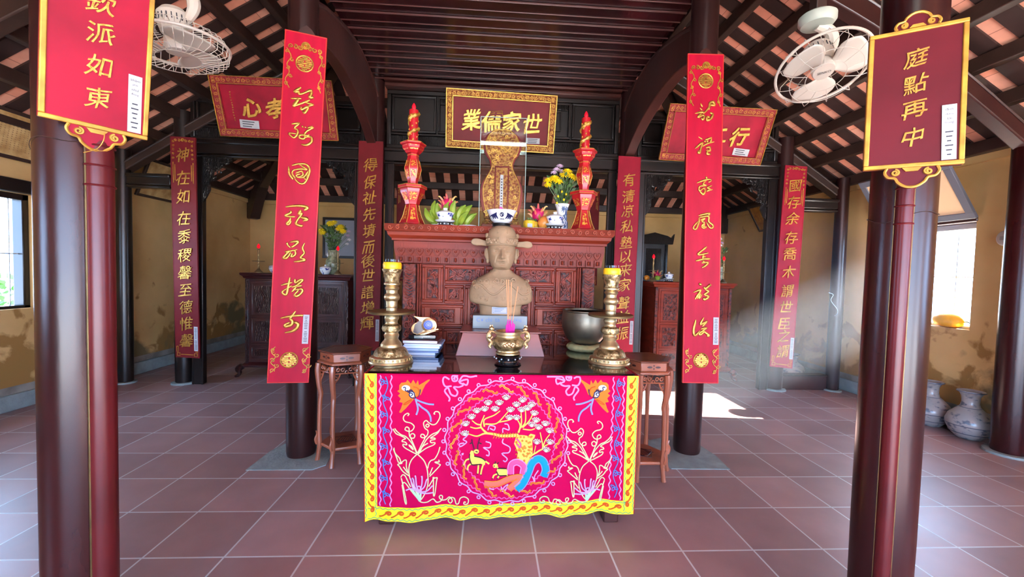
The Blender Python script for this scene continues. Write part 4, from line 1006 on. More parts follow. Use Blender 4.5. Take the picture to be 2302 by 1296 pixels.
sm = cat_rom([(a,0,b) for a,b in half],4); poly = [(p.x,p.z) for p in sm]+[(-p.x,p.z) for p in reversed(sm[:-1])]
MB().prism(poly,-.02,.02,'xz').build('body','dkred',t,bevel=.004)
inn = [(a*.86,.03+b*.955) for a,b in poly]
MB().prism(inn,-.028,-.019,'xz').build('gilt_carving','goldcarve',t,smooth=False)
q = MB(); q.tube([(a,-.028,b) for a,b in inn],.005,6,closed=True); rnd = random.Random(4)
for k in range(70):
    z = .05+.74*rnd.random(); lim = .14 if z < .42 else (.08 if z < .55 else .12); x = (rnd.random()*2-1)*lim
    if abs(x) < .05 and z < .56: continue
    curl(q,x,z,.016,rnd.random()*6,rnd.choice((-1,1)),1.1,.005,-.03)
q.build('scroll_relief','gold',t)
MB().bx(-.058,.058,-.04,-.02,.03,.50).build('name_strip','goldcarve',t,bevel=.004)
q = MB().frame(-.062,.062,.025,.505,.012,-.046,-.02); q.build('strip_frame','dkred',t,bevel=.004)
p = MB().bx(-.013,.013,-.044,-.041,.05,.43).build('white_slip','paper',t,smooth=False)
q = MB()
for k in range(14): q.bx(-.006,.006,-.0455,-.044,.075+.024*k,.085+.024*k)
q.build('small_writing','ink',p,smooth=False)
q = MB()
for zz,ww,hh in ((0,.17,.03),(.03,.145,.02),(.05,.16,.02)): q.bx(-ww*.93,ww*.93,-.06,.05,zz-.0,zz+hh)
q.build('gilt_foot','goldcarve',t,bevel=.006)
# ---- flower vase and bouquets
def flower(q, c, r_, n, seed, up=(0,-.5,.8)):
    rnd = random.Random(seed); nrm = Vector(up).normalized(); e1 = nrm.orthogonal().normalized(); e2 = nrm.cross(e1)
    for ring,(rr,hh) in enumerate(((1,.15),(.72,.4),(.42,.6))):
        for k in range(n):
            a = 2*pi*(k+.4*ring)/n+rnd.random()*.3; d_ = e1*cos(a)+e2*sin(a); s_ = e2*cos(a)-e1*sin(a)
            p0 = Vector(c)+nrm*r_*.05; p1 = p0+d_*r_*rr*.55+nrm*r_*hh*.7; p2 = p0+d_*r_*rr+nrm*r_*hh*.6*(1 if ring else .3)
            w_ = r_*.30
            q.add([p0,p1-s_*w_*.5+nrm*.001,p2-s_*w_*.2,p2+s_*w_*.2,p1+s_*w_*.5+nrm*.001],[(0,1,2,3,4)])
def bouquet(label,x,y,z,blooms,tips,nleaf,spread,h_,seed):
    t = thing('flower_bouquet',label,'flowers',(x,y,z)); rnd = random.Random(seed)
    q = MB()
    for (bx_,by_,bz_,r_,m) in blooms: q.tube(cat_rom([(bx_*.08,by_*.08,0),(bx_*.45,by_*.4,bz_*.5),(bx_,by_,bz_)],4),.0028,5)
    for (bx_,by_,bz_) in tips: q.tube(cat_rom([(bx_*.1,by_*.1,0),(bx_*.5,by_*.5,bz_*.55),(bx_,by_,bz_)],4),.002,5)
    q.build('stems','stem',t)
    q = MB()
    for k in range(nleaf):
        u = rnd.random()**.7; a = rnd.random()*2*pi; rr = spread*(.12+.78*u)*sqrt(rnd.random()); c = Vector((rr*cos(a),rr*sin(a)*.7,h_*(.06+.80*u)))
        d_ = Vector((cos(a)*.7,sin(a)*.5,.35+.8*rnd.random())).normalized(); s_ = d_.orthogonal().normalized(); s_ = (Matrix.Rotation(rnd.random()*3,3,d_) @ s_); L_ = .035+.03*rnd.random(); w_ = .010+.006*rnd.random()
        q.add([c,c+d_*L_*.5+s_*w_,c+d_*L_,c+d_*L_*.5-s_*w_],[(0,1,2,3)])
    o = q.build('leaves','leaf',t,smooth=False,fix=False); o['kind'] = 'stuff'
    for k,(bx_,by_,bz_,r_,m) in enumerate(blooms):
        q = MB(); flower(q,(bx_,by_,bz_),r_,11,seed+k,(bx_*.9,-.55,.6)); q.build('blossom',m,t,smooth=False,fix=False)
    if tips:
        q = MB()
        for (bx_,by_,bz_) in tips: q.ell((bx_,by_,bz_),(.009,.009,.011),8,6)
        q.build('buds','yellow',t)
    return t
def vase(name,label,prof,x,y,z,m,n=40):
    t = thing(name,label,'vase',(x,y,z)); MB().lathe(prof,n).build('vase_body',m,t,ang=60); return t
vz = vase('flower_vase','blue and white flower vase on the altar beside the right red candlestick',[(.048,0),(.054,.01),(.056,.06),(.050,.10),(.044,.13),(.042,.17),(.05,.22),(.066,.262),(.063,.262),(.045,.22),(.036,.17),(.0,.12)],.757,1.56,AT,'porc')
q = MB(); rnd = random.Random(2)
for k in range(40):
    a = -2.4+1.7*rnd.random(); z = .015+.2*rnd.random(); r_ = .0575 if z < .09 else (.0475 if z < .19 else .056)
    q.tube([(r_*cos(a),r_*sin(a),z),(r_*cos(a+.16),r_*sin(a+.16),z+.012),(r_*cos(a+.05),r_*sin(a+.05),z+.034)],[.003,.006,.002],5)
q.tube([(.0545*cos(i*pi/16),.0545*sin(i*pi/16),.012) for i in range(32)],.003,5,closed=True)
q.build('cobalt_pattern','bookdk',vz)
bl = [(-.13,-.03,.26,.05,'yellow'),(-.085,-.06,.275,.05,'yellow'),(-.14,-.05,.215,.04,'yellow'),(-.05,-.07,.245,.048,'yellow'),(.03,-.05,.34,.05,'yellow'),(.065,-.06,.30,.046,'yellow'),(.0,-.04,.31,.045,'yellow'),(.10,-.05,.28,.042,'yellow'),
      (-.06,.0,.37,.034,'lilac'),(-.03,.0,.40,.034,'lilac'),(-.085,.0,.34,.032,'lilac'),(-.01,.02,.36,.032,'lilac'),(.17,.02,.25,.022,'whitep')]
bouquet('yellow and lilac chrysanthemum bouquet in the blue and white altar vase',.757,1.56,AT+.2,bl,[(-.02,-.08,.16),(-.05,-.07,.12),(.02,-.08,.14),(-.06,-.08,.06),(.0,-.08,.09)],230,.15,.34,5)
# ------------------------------------------------------------------ front table and its embroidered cloth
TT = .905
t = thing('altar_table','long black lacquered altar table with a mirror-like top, hung with the embroidered cloth','table',(.217,.25,0))
MB().bx(-.778,.778,-.005,.925,TT-.03,TT).build('tabletop','blacktop',t,bevel=.006)
MB().bx(-.74,.74,.03,.90,TT-.14,TT-.03).build('apron','black',t,bevel=.006)
for sx in (-1,1):
    for yy in (.05,.86):
        MB().bx(sx*.665-.045,sx*.665+.045,yy-.045,yy+.045,0,TT-.14).build('leg','beam_red',t,bevel=.008)
cloth = thing('altar_cloth','magenta satin altar cloth with yellow border and an embroidered pine tree and deer','cloth',(0,.22,0))
def st(u,v):
    tt = .5
    for _ in range(4):
        s_ = (u-825)/(605-13*tt); tt = (v-832-6*s_)/((1163-22*s_)-(832+6*s_))
    return s_, tt
def cp(s_,tt,off=0):
    x = (1-tt)*(-.567+1.568*s_)+tt*(-.557+1.554*s_); z = (1-tt)*(.902+.003*s_)+tt*(.046+.047*s_)
    wv = tt*tt*(.010*sin(s_*23+.6)+.006*sin(s_*51)); z += tt**6*(.006*sin(s_*31)+.004*sin(s_*67))
    return Vector((x, -.012+wv-off, z))
MB().sheet(lambda a,b: cp(a,b), 90, 30).build('cloth_front','fabric',cloth,ang=80,fix=False,solid=.003)
for s_ in (0,1):
    x0 = cp(s_,0)[0]; sg = 1 if s_ else -1
    MB().sheet(lambda a,b: (lambda p: (p.x+sg*(.004+.012*b*sin(a*3.1)), p.y+a*.30, p.z-(.02*a if b>.9 else 0)))(cp(s_,b)), 8, 14).build('cloth_side','fabric_side',cloth,ang=80,fix=False,solid=.003)
q = MB(); q.sheet(lambda a,b: cp(a*.043,b,.003),3,30).sheet(lambda a,b: cp(.957+a*.043,b,.003),3,30).sheet(lambda a,b: cp(.043+a*.914,.903+b*.097,.003),90,3)
q.build('yellow_border','fabric_y',cloth,ang=80,fix=False)
EM = {}
def em(pts, col, r_=.0042, smooth=True, closed=False, off=.004, raw=False):
    P = pts if raw else [st(*p) for p in pts]
    P = [(a,b,0) for a,b in P]
    if smooth and len(P) > 2: P = [(p.x,p.y) for p in cat_rom(P,4,closed)]
    else: P = [(p[0],p[1]) for p in P]
    V = [cp(a,max(b,.010),off) for a,b in P]
    EM.setdefault(col, MB()).tube(V, r_, 6, closed=closed, flat=.6)
def fill(pts, col, off=.0035, smooth=False):
    P = [st(*p)+(0,) for p in pts]
    if smooth: P = [(p.x,p.y) for p in cat_rom(P,3,True)]
    V = [cp(p[0],p[1],off) for p in P]; n = len(V)
    c = sum(V,Vector())/n
    W = [v+Vector((0,.0028,0)) for v in V]
    EM.setdefault(col, MB()).add(V+W,[tuple(range(n))]+[(i,(i+1)%n,(i+1)%n+n,i+n) for i in range(n)])
def Z(pts, sc, ox, oy, mir=None):
    R = [(ox+a/sc, oy+b/sc) for a,b in pts]
    if mir: R = [(mir[1]-(u-mir[0]), v+(mir[2] if mir[2] is not None else min(18,16*(1116-v)/108))) for u,v in R]
    return R
# border scrolls
def rscroll(f, n, col):
    for i in range(n):
        a0 = i/n; L_ = 1/n
        em([f(a0+L_*(.02+.9*j/9), -.75+1.35*(1-cos(pi*j/9))/2) for j in range(10)], col, .0034, raw=True, off=.006)
        em([f(a0+L_*(.92-.28*(1-k/12)*cos(k*.75)-.10), .30+.62*(1-k/12)*sin(k*.75)) for k in range(11)], col, .0044, raw=True, off=.006)
rscroll(lambda a,w_: (.0215+.012*w_, .01+.93*a), 12, 't_red')
rscroll(lambda a,w_: (.9785-.012*w_, .01+.93*a), 12, 't_red')
rscroll(lambda a,w_: (.05+.90*a, .952-.024*w_), 20, 't_red')
for e0 in (.004,.038):
    for sd in (0,1):
        em([((e0 if not sd else 1-e0)+.0022*(1 if i%2 else -1), .005+.97*i/54) for i in range(55)],'t_green',.0022,raw=True)
for e0 in (.915,.988): em([(.01+.98*i/90, e0+.004*(1 if i%2 else -1)) for i in range(91)],'t_green',.0022,raw=True)
for sd in (0,1):
    X = (lambda a: a) if not sd else (lambda a: 1-a)
    for e0 in (.055,.094): em([(X(e0+.003*sin(i*1.57)), .01+.885*i/60) for i in range(61)],'t_pink',.0036,raw=True)
    em([(X(.074+.008*sin(i*.36)), .02+.86*i/70) for i in range(71)],'t_blue',.0026,raw=True)
    for k in range(8):
        c_, d_ = X(.072+.004*(1 if k%2 else -1)), .05+.108*k
        for a in (.5,2.1,3.6): em([(c_+.008*(1-cos(j*pi/4))*cos(a)*.9-.004*sin(j*pi/4)*sin(a), d_+.014*(1-cos(j*pi/4))*sin(a)+.007*sin(j*pi/4)*cos(a)) for j in range(8)],'t_blue',.0024,raw=True,closed=True,off=.006)
# roundel
RC = (1133,982)
def ring(r_, n, fn, col, rad, off=.004):
    em([(RC[0]+(r_+fn(i))*cos(2*pi*i/n), RC[1]+(r_+fn(i))*sin(2*pi*i/n)) for i in range(n)], col, rad, closed=True, off=off)
ring(134,96,lambda i: 2.2*sin(i*pi/2),'t_lav',.0036)
for k in range(34):
    a = 2*pi*k/34; c_ = (RC[0]+139*cos(a),RC[1]+139*sin(a)); em([(c_[0]+3.4*cos(j*pi/3),c_[1]+3.4*sin(j*pi/3)) for j in range(6)],'t_lav',.003,closed=True)
ring(127,140,lambda i: 1.6*(1 if i%2 else -1),'t_hot',.0034); ring(106,120,lambda i: 1.6*(1 if i%2 else -1),'t_hot',.0034)
for k in range(20):
    a = 2*pi*k/20
    def pol(dr,da): return (RC[0]+(116.5+dr)*cos(a+da),RC[1]+(116.5+dr)*sin(a+da))
    S_ = [pol(*p) for p in ((5,-.135),(8,-.07),(2,-.035),(0,0),(-2,.035),(-8,.07),(-5,.135))]
    em(S_,'t_yel' if k%5==0 else 't_gold',.0062,off=.003); em(S_,'t_red',.0028,off=.0065)
z5 = lambda P,m=None: Z(P,5.4,870,900,m)
MS = (938,1317.6,None)
for mr in (None,MS):
    for P in ([(255,135),(270,115),(250,105),(215,130),(205,170),(230,205),(290,220),(330,260),(310,305),(270,320),(225,300),(240,268),(270,285),(272,340),(285,390),(325,400),(338,365),(310,345),(285,370),(300,420),(330,490),(365,575)],
              [(575,115),(560,110),(580,85),(620,95),(630,150),(590,225),(545,240),(500,215),(470,190),(440,220),(455,280),(490,310),(485,360),(450,395),(410,385),(415,355),(445,360),(455,400),(420,470),(370,580)],
              [(485,230),(505,250),(485,270),(465,250),(485,230)],
              [(105,285),(130,320),(180,360),(230,380),(280,430),(320,490),(360,580)],[(85,290),(120,345),(180,375),(230,405),(200,420),(190,440),(230,450),(245,480),(200,475),(215,510),(280,550),(360,590)],[(265,480),(300,500),(320,540),(270,490)],
              [(645,285),(600,330),(540,355),(480,410),(430,490),(375,590)],[(630,300),(600,345),(520,400),(560,400),(575,415),(520,430),(530,455),(570,455),(560,480),(470,520),(380,585)],[(490,460),(430,500),(400,560)],
              [(365,590),(300,660),(270,750),(275,850),(300,920),(350,1030),(400,1140)],[(370,590),(440,660),(475,740),(490,830),(490,960),(450,1080),(400,1150)],
              [(95,515),(110,580),(160,640),(180,690),(215,665),(240,670),(240,740),(260,820)],[(90,530),(130,640),(150,690),(190,700),(140,715),(160,740),(200,800),(270,850)],[(205,745),(250,810)],
              [(630,510),(610,580),(570,650),(525,670),(500,710),(490,760)],[(615,665),(620,690),(570,690),(625,720),(630,735),(560,810),(510,860)],[(545,755),(510,840)],
              [(175,870),(195,840),(225,850),(250,900),(290,980)],[(195,960),(210,930),(240,950),(300,1030),(400,1150)],[(180,880),(200,960),(240,1160),(225,1165),(190,960)],[(545,880),(560,880),(500,980)],[(545,890),(595,880),(590,920),(570,1080),(555,1085),(555,900)],
              [(400,1155),(440,1170),(490,1165),(550,1135),(590,1180),(640,1170),(660,1120),(640,1100),(620,1120),(650,1160),(700,1155),(740,1120),(775,1160),(750,1195),(725,1165),(760,1125),(800,1130),(820,1190),(850,1180),(870,1120),(920,1105),(965,1140),(955,1190),(915,1190),(915,1165),(935,1170)]):
        em(z5(P,mr),'t_cream',.0033)
    for P in ([(360,1010),(385,1080),(400,1140)],[(410,1020),(405,1140)],[(300,1000),(400,1150)]): em(z5(P,mr),'t_mint',.006)
    for P in ([(390,1030),(340,980),(325,900),(310,870)],[(390,1030),(360,960),(350,860),(340,845)],[(390,1030),(420,960),(425,860),(415,860)],[(390,1030),(450,980),(475,900),(490,890)],[(390,1040),(300,1000),(235,1020)],[(390,1040),(480,1030),(545,970)],[(390,1045),(470,1060),(550,1055)],[(370,1040),(370,980),(390,970),(410,990),(410,1040)],[(290,880),(320,990),(390,1040)]):
        em(z5(P,mr),'t_lav',.0042,off=.006)
zb_ = lambda P,m=None: Z(P,9.257,870,820,m)
MBF = (933.7,1326.6,0)
for mr in (None,MBF):
    fill(zb_([(590,600),(700,540),(740,440),(790,340),(870,260),(880,235),(840,240),(760,290),(660,350),(640,250),(600,330),(545,240),(500,320),(430,240),(400,290),(310,300),(270,350),(270,440),(230,470),(290,520),(240,560),(300,620),(265,690),(340,710),(300,830),(265,900),(300,915),(400,820),(520,680)],mr),'t_orange')
    fill(zb_([(400+85*cos(k*pi/8),405+58*sin(k*pi/8)) for k in range(16)],mr),'t_white',.0062)
    fill(zb_([(525+60*cos(k*pi/8),535+58*sin(k*pi/8)) for k in range(16)],mr),'t_white',.0062)
    em(zb_([(350,400),(370,385),(400,400),(390,440),(420,470),(440,450),(450,490),(500,440),(540,460)],mr),'t_navy',.0028,off=.009)
    em(zb_([(470,500),(500,470),(560,490),(580,560),(600,600),(520,600),(470,540),(500,500),(540,530),(510,560)],mr),'t_navy',.0028,off=.009)
    em(zb_([(550,380),(640,410),(670,500),(640,580)],mr),'t_red',.003,off=.007); em(zb_([(520,660),(420,730),(360,740),(440,680),(520,640)],mr),'t_red',.003,off=.007); em(zb_([(690,430),(680,510),(640,590)],mr),'t_navy',.003,off=.007)
    for P in ([(590,620),(630,760),(640,850),(610,950)],[(600,640),(720,690),(850,730),(960,740)],[(640,720),(720,800),(830,880),(890,990),(900,1090)]): em(zb_(P,mr),'t_ltblue',.0052)
za = lambda P,m=None: Z(P,3.324,800,800,m)
for mr in (None,(1021,1269,-2)):
    for P in ([(732,150),(722,142),(735,130),(748,142),(740,160),(715,160),(708,130),(730,112),(752,120)],[(685,310),(690,285),(655,235),(680,212),(700,258),(735,270),(748,240),(720,205),(760,205),(790,188),(760,168),(820,150),(815,190),(785,178)],[(690,150),(655,132),(642,160),(660,200),(705,198)],[(757,168),(790,122),(840,132),(890,122)]): em(za(P,mr),'t_pink',.0052)
zt_ = lambda P: Z(P,5.183,1020,860)
fill(zt_([(700,560),(760,560),(830,570),(860,545),(915,560),(905,590),(880,620),(885,760),(860,850),(820,910),(770,870),(700,830),(715,770),(690,700),(670,660),(690,590)]),'t_yel')
rnd = random.Random(1)
for k in range(46):
    u, v = 690+190*rnd.random(), 575+290*rnd.random(); em(zt_([(u+9*cos(j*pi/3),v+8*sin(j*pi/3)) for j in range(6)]),'t_orange',.0018,closed=True,off=.006)
em(zt_([(700,600),(745,660),(735,700),(700,660)]),'t_rose',.005,off=.006)
for P,r0,r1 in (([(720,560),(620,565),(520,565),(440,545),(360,535),(310,545),(240,570),(150,545)],.011,.003),([(360,535),(310,490),(290,440),(330,330)],.007,.003),([(290,440),(240,430),(190,390)],.005,.003),([(290,470),(230,480),(170,465)],.005,.003),([(330,460),(330,380),(440,330),(510,280)],.005,.003),([(340,430),(440,430),(500,400),(600,290)],.005,.003),([(490,410),(600,390),(650,370)],.004,.003),
    ([(720,530),(740,450),(700,370)],.006,.003),([(745,480),(755,400),(750,300)],.005,.003),([(760,470),(800,400),(800,260)],.005,.003),([(770,470),(840,400),(890,310)],.005,.003),([(770,490),(860,500),(910,485)],.004,.003),([(860,800),(960,740),(1000,700),(970,530)],.006,.003),([(1000,700),(1030,620),(1080,550)],.004,.003),([(1000,700),(1070,660)],.004,.003),([(900,770),(920,680)],.003,.002)):
    n = 4*(len(P)-1)+1; V = [cp(p.x,p.y,.0045) for p in cat_rom([st(*p)+(0,) for p in zt_(P)],4)]
    EM.setdefault('t_yel',MB()).tube(V,[r0+(r1-r0)*i/(n-1) for i in range(n)],6,flat=.5)
for i in range(9):
    u = 430+32*i; em(zt_([(u,528),(u+12,560),(u,590)]),'t_orange',.0022,off=.010)
for (u,v) in [(110,420),(180,340),(240,270),(330,250),(370,180),(450,250),(500,180),(580,120),(630,260),(620,350),(700,200),(700,350),(770,150),(760,260),(880,200),(910,300),(930,380),(830,240),(880,430),(960,460),(1040,420),(1090,500),(940,630),(1095,630),(1050,720),(100,530)]:
    bx_, by_ = u+.06*(560-u)*.5, v+34
    for k in range(5):
        a = -pi/2+(k-2)*.42+(u-600)*.0004; L_ = 62; w_ = 9
        d_ = (cos(a),sin(a)); s_ = (-d_[1],d_[0])
        em(zt_([(bx_,by_),(bx_+d_[0]*L_*.55+s_[0]*w_,by_+d_[1]*L_*.55+s_[1]*w_),(bx_+d_[0]*L_,by_+d_[1]*L_),(bx_+d_[0]*L_*.55-s_[0]*w_,by_+d_[1]*L_*.55-s_[1]*w_)]),'t_white' if k%2 else 't_mint',.0015,closed=True,off=.006)
    for k in (-1,1): em(zt_([(bx_,by_),(bx_+k*16,by_-40)]),'t_dk',.0022,smooth=False)
for P,c_,rr in (([(630,1010),(640,900),(710,870),(780,920),(770,1010)],'t_rose',.017),([(330,1110),(480,1115),(600,1070),(700,1045),(750,1050),(690,1110),(610,1185)],'t_coral',.016),([(700,1185),(770,1120),(830,1000),(880,880),(950,835),(1010,870),(1035,960),(1010,1040)],'t_cyan',.021)):
    em(zt_(P),c_,rr,off=.0); 
    for sgn in (-1,1):
        Q = cat_rom([(a,b,0) for a,b in zt_(P)],4); E_ = []
        for i in range(len(Q)):
            d_ = (Q[min(i+1,len(Q)-1)]-Q[max(i-1,0)]).normalized(); E_.append((Q[i].x-d_.y*sgn*rr/.0026, Q[i].y+d_.x*sgn*rr/.0026))
        em(E_,{'t_rose':'t_pink','t_coral':'t_orange','t_cyan':'t_ltblue'}[c_],.003,smooth=False,off=.006)
fill(zt_([(180,735),(205,740),(215,800),(300,822),(345,850),(335,900),(290,885),(195,895),(165,830),(165,770)]),'t_yel',.006)
fill(zt_([(240+30*cos(k*pi/6),745+26*sin(k*pi/6)) for k in range(12)]),'t_yel',.007)
for P in ([(165,830),(120,850),(95,910)],[(190,885),(150,910),(135,965)],[(265,885),(260,940),(255,1000)],[(320,890),(300,950),(290,1010)],[(335,850),(385,885)]): em(zt_(P),'t_yel',.005)
for P in ([(165,770),(165,830),(195,900),(290,890)],[(215,800),(300,818),(345,850)],[(215,720),(195,650),(165,655)],[(195,650),(190,605)],[(255,720),(262,650),(300,655)],[(262,650),(280,590)],[(95,905),(88,915)],[(133,960),(128,970)],[(253,1000),(245,1008)],[(290,1008),(296,1018)]): em(zt_(P),'t_dk',.003,off=.008)
fill(zt_([(480,935),(580,945),(600,985),(585,1020),(500,1018),(470,970)]),'t_yel',.006)
fill(zt_([(455+28*cos(k*pi/6),905+26*sin(k*pi/6)) for k in range(12)]),'t_yel',.007)
for P in ([(480,920),(490,960)],[(480,1000),(440,1015),(425,1050)],[(510,1010),(480,1050)],[(580,1000),(590,1030)]): em(zt_(P),'t_yel',.005)
for P in ([(470,970),(500,1020),(585,1022)],[(480,935),(580,943)],[(450,880),(460,855)],[(480,885),(492,865)],[(425,1045),(418,1055)],[(480,1045),(474,1058)],[(230,742),(255,750)],[(437,905),(448,908)]): em(zt_(P),'t_dk',.003,off=.009)
for P in ([(370,500),(390,450),(450,460),(440,500),(395,480)],[(540,530),(545,480),(610,500),(600,440),(560,430)],[(545,600),(540,650),(620,700),(610,760),(530,770),(590,830),(570,865),(545,850)],[(345,630),(400,650),(390,700),(320,700),(380,740),(380,790),(350,785)],[(150,545),(120,580),(90,610),(130,640),(60,690),(50,660),(100,650)],[(90,785),(75,775),(95,770)],[(520,1150),(540,1210),(550,1170),(600,1130),(570,1200)],[(880,1040),(910,1100),(905,1040),(950,970)],[(380,1165),(440,1180)]): em(zt_(P),'t_lav',.0036)
nm = dict(t_red='scroll_embroidery',t_green='zigzag_embroidery',t_blue='vine_embroidery',t_pink='wavy_line_embroidery',t_cream='flower_spray_embroidery',t_orange='butterfly_embroidery',t_yel='tree_and_deer_embroidery',t_cyan='rock_embroidery')
for c_, mb_ in EM.items(): mb_.build(nm.get(c_,'embroidery'), c_, cloth, ang=50, fix=False)

# ------------------------------------------------------------------ on the table
def brass_stick(x,y,label,clabel):
    t = thing('brass_candlestick',label,'candlestick',(x,y,TT)); k = .965
    P = lambda L: [(a,b*k) for a,b in L]
    b = MB().lathe(P([(.135,0),(.137,.008),(.134,.016),(.128,.018),(.123,.04),(.114,.046),(.108,.05)]),48).build('foot','brass',t)
    q = MB()
    for i in range(30): a = 2*pi*i/30; q.box((.1275*cos(a),.1275*sin(a),.029*k),(.006,.013,.014),rz=a)
    q.build('foot_studs','brass_eng',b)
    MB().lathe(P([(.108,.05),(.102,.07),(.088,.09),(.074,.098)]),48).build('engraved_dome','brass_eng',t)
    MB().lathe(P([(.074,.098),(.066,.104),(.066,.115),(.060,.128),(.045,.146),(.041,.156)]),40).build('shoulder','brass',t)
    MB().lathe(P([(.041,.156),(.044,.165),(.047,.178),(.042,.186),(.04,.196)]),40).build('ring','brass',t)
    MB().lathe(P([(.04,.196),(.055,.206),(.06,.222),(.055,.24),(.04,.25)]),40).build('engraved_bulb','brass_eng',t)
    MB().lathe(P([(.04,.25),(.036,.258),(.036,.27),(.044,.284),(.043,.298),(.036,.31),(.036,.32)]),40).build('lower_stem','brass',t)
    MB().lathe(P([(.036,.318),(.125,.316),(.145,.322),(.147,.332),(.143,.337),(.034,.338)]),56).build('drip_dish','brass_dull',t)
    MB().lathe(P([(.034,.338),(.034,.356),(.037,.36),(.034,.366),(.036,.40),(.046,.412),(.049,.425),(.044,.44),(.035,.45),(.036,.47),(.042,.476),(.044,.486),(.037,.494),(.04,.50),(.05,.506),(.05,.514),(.044,.52)]),40).build('upper_stem','brass',t)
    MB().lathe(P([(.044,.52),(.046,.55),(.056,.59),(.062,.60),(.062,.607),(.054,.607),(.04,.56),(0,.55)]),40).build('cup','brass_eng',t)
    c = thing('jar_candle',clabel,'candle',(x,y,TT+.553*k+.0))
    MB().lathe([(.035,0),(.052,.045),(.056,.055),(.058,.08),(.052,.094),(0,.094)],32).build('yellow_wax','candle_y',c)
    MB().lathe([(.0525,.092),(.046,.098),(.046,.112),(.048,.114),(.044,.114),(.043,.098)],32).build('glass_neck','glass',c)
    return t
brass_stick(-.488,.49,'engraved brass candlestick with wide drip dish at the left end of the black table','yellow jar candle in the left brass candlestick')
brass_stick(.926,.55,'engraved brass candlestick with wide drip dish at the right end of the black table','yellow jar candle in the right brass candlestick')
# books
bz = TT
bk = [('bookblue',.225,.20,.018,-.012,'pale blue book at the bottom of the stack on the table'),('bookdk',.235,.21,.010,.004,'thin slate blue book second from the bottom of the stack'),('bookdk',.245,.215,.019,.0,'thick slate blue book third from the bottom of the stack'),('bookblue',.25,.215,.019,.003,'pale blue book in the middle of the stack'),('bookblue',.255,.22,.013,.010,'thin pale blue book just below the maroon covered one'),('bookmar',.24,.205,.022,-.006,'maroon covered book on top of the stack on the table')]
for m,w_,d_,h_,dx,lb in bk:
    t = thing('book',lb,'book',(-.335+dx,.81,bz),rz=-.03+dx*2)
    MB().bx(-w_/2,w_/2,-d_/2,d_/2,h_-.003,h_).build('front_cover',m,t,bevel=.001); MB().bx(-w_/2,w_/2,-d_/2,d_/2,0,.003).build('back_cover',m,t,bevel=.001)
    MB().bx(-w_/2+.003,w_/2-.003,-d_/2+.003,d_/2-.003,.003,h_-.003).build('page_block','pages' if m!='bookdk' else 'bookblue',t,smooth=False)
    MB().bx(w_/2-.003,w_/2,-d_/2,d_/2,.0,h_).build('spine',m,t,bevel=.001)
    bz += h_
t = thing('award_trophy','gilt scroll-shaped award with a blue round emblem standing on the maroon book','trophy',(-.335,.80,bz))
MB().bx(-.10,.09,-.035,.035,0,.03).build('base','blackbase',t,bevel=.004)
q = MB()
for i in range(2): q.bx(-.06,.05-.05*i,-.0365,-.035,.018-.01*i,.022-.01*i)
q.build('base_lettering','iron',t,smooth=False)
pts = [(-.075,.155),(-.03,.15),(.03,.148),(.075,.125),(.088,.09),(.07,.055),(.03,.05),(.0,.075),(-.03,.03),(-.065,.045),(-.085,.08),(-.05,.13)]
pl_ = [(-.07,.158),(-.02,.152),(.04,.15),(.08,.125),(.092,.09),(.08,.06),(.09,.058),(.05,.045),(.01,.03),(-.03,.03),(-.07,.04),(-.085,.07),(-.07,.10),(-.03,.13)]
P_ = [(p.x,p.z) for p in cat_rom([(a,0,b) for a,b in pl_],4,True)]
MB().prism(P_,-.02,.02,'xz').build('scroll_body','awardgold',t,bevel=.004)
MB().prism([(-.07,.045),(-.03,.032),(.02,.075),(.0,.115),(-.03,.128),(-.06,.10)],-.026,-.019,'xz').build('dark_inlay','beam_red',t,smooth=False)
MB().lathe([(.048,0),(.048,.008),(.044,.01)],36,mtx=Matrix.Translation((.035,-.02,.10)) @ Matrix.Rotation(pi/2,4,'X')).build('round_disc','awardgold',t)
e_ = MB().lathe([(.033,0),(.033,.004),(.03,.005)],36,mtx=Matrix.Translation((.035,-.03,.10)) @ Matrix.Rotation(pi/2,4,'X')).build('round_emblem','blueemb',t)
q = MB()
for r_ in (.029,.018): q.tube([(.035+r_*cos(i*pi/16),-.036,.10+r_*sin(i*pi/16)) for i in range(32)],.0014,5,closed=True)
for i in range(8): a = i*pi/4; q.tube([(.035+.008*cos(a),-.036,.1+.008*sin(a)),(.035+.016*cos(a+.3),-.036,.1+.016*sin(a+.3))],.0016,5)
q.ell((.035,-.036,.1),(.006,.003,.006),10,6); q.build('emblem_device','paper',e_)
MB().tube(cat_rom([(-.05,-.022,.03),(-.0,-.026,.045),(.04,-.03,.058),(.105,-.024,.07)],5),.007,6,flat=.5).build('ribbon_tail','awardgold',t)
# sloping rosewood stand, grey box, bust
t = thing('sloping_stand','glossy reddish wooden stand with a sloping front, behind the brass incense burner','stand',(.207,.70,TT))
q = MB().add([(-.31,0,0),(.31,0,0),(.265,.038,.158),(-.265,.038,.158),(-.31,.42,0),(.31,.42,0),(.265,.42,.158),(-.265,.42,.158)],[(0,1,2,3),(3,2,6,7),(5,4,7,6),(0,3,7,4),(1,5,6,2),(0,4,5,1)])
q.build('body','rosebox',t,bevel=.004); MB().bx(-.285,.285,.028,.42,.159,.167).build('top_board','rosebox',t,bevel=.003)
t = thing('grey_box','grey painted plinth box with faint blue lettering under the stone bust','box',(.205,.98,TT+.1675))
MB().bx(-.20,.20,-.11,.11,0,.098).build('box_body','greybox',t,bevel=.004)
q = MB()
glyph('Cơ chí', -.115, .066, .03, -.1105, brush=False, ex=.002, bev=0, mb=q); glyph('Hường', .115, .066, .03, -.1105, brush=False, ex=.002, bev=0, mb=q); glyph('ta', -.02,.066,.026,-.1105,brush=False,ex=.002,bev=0,mb=q)
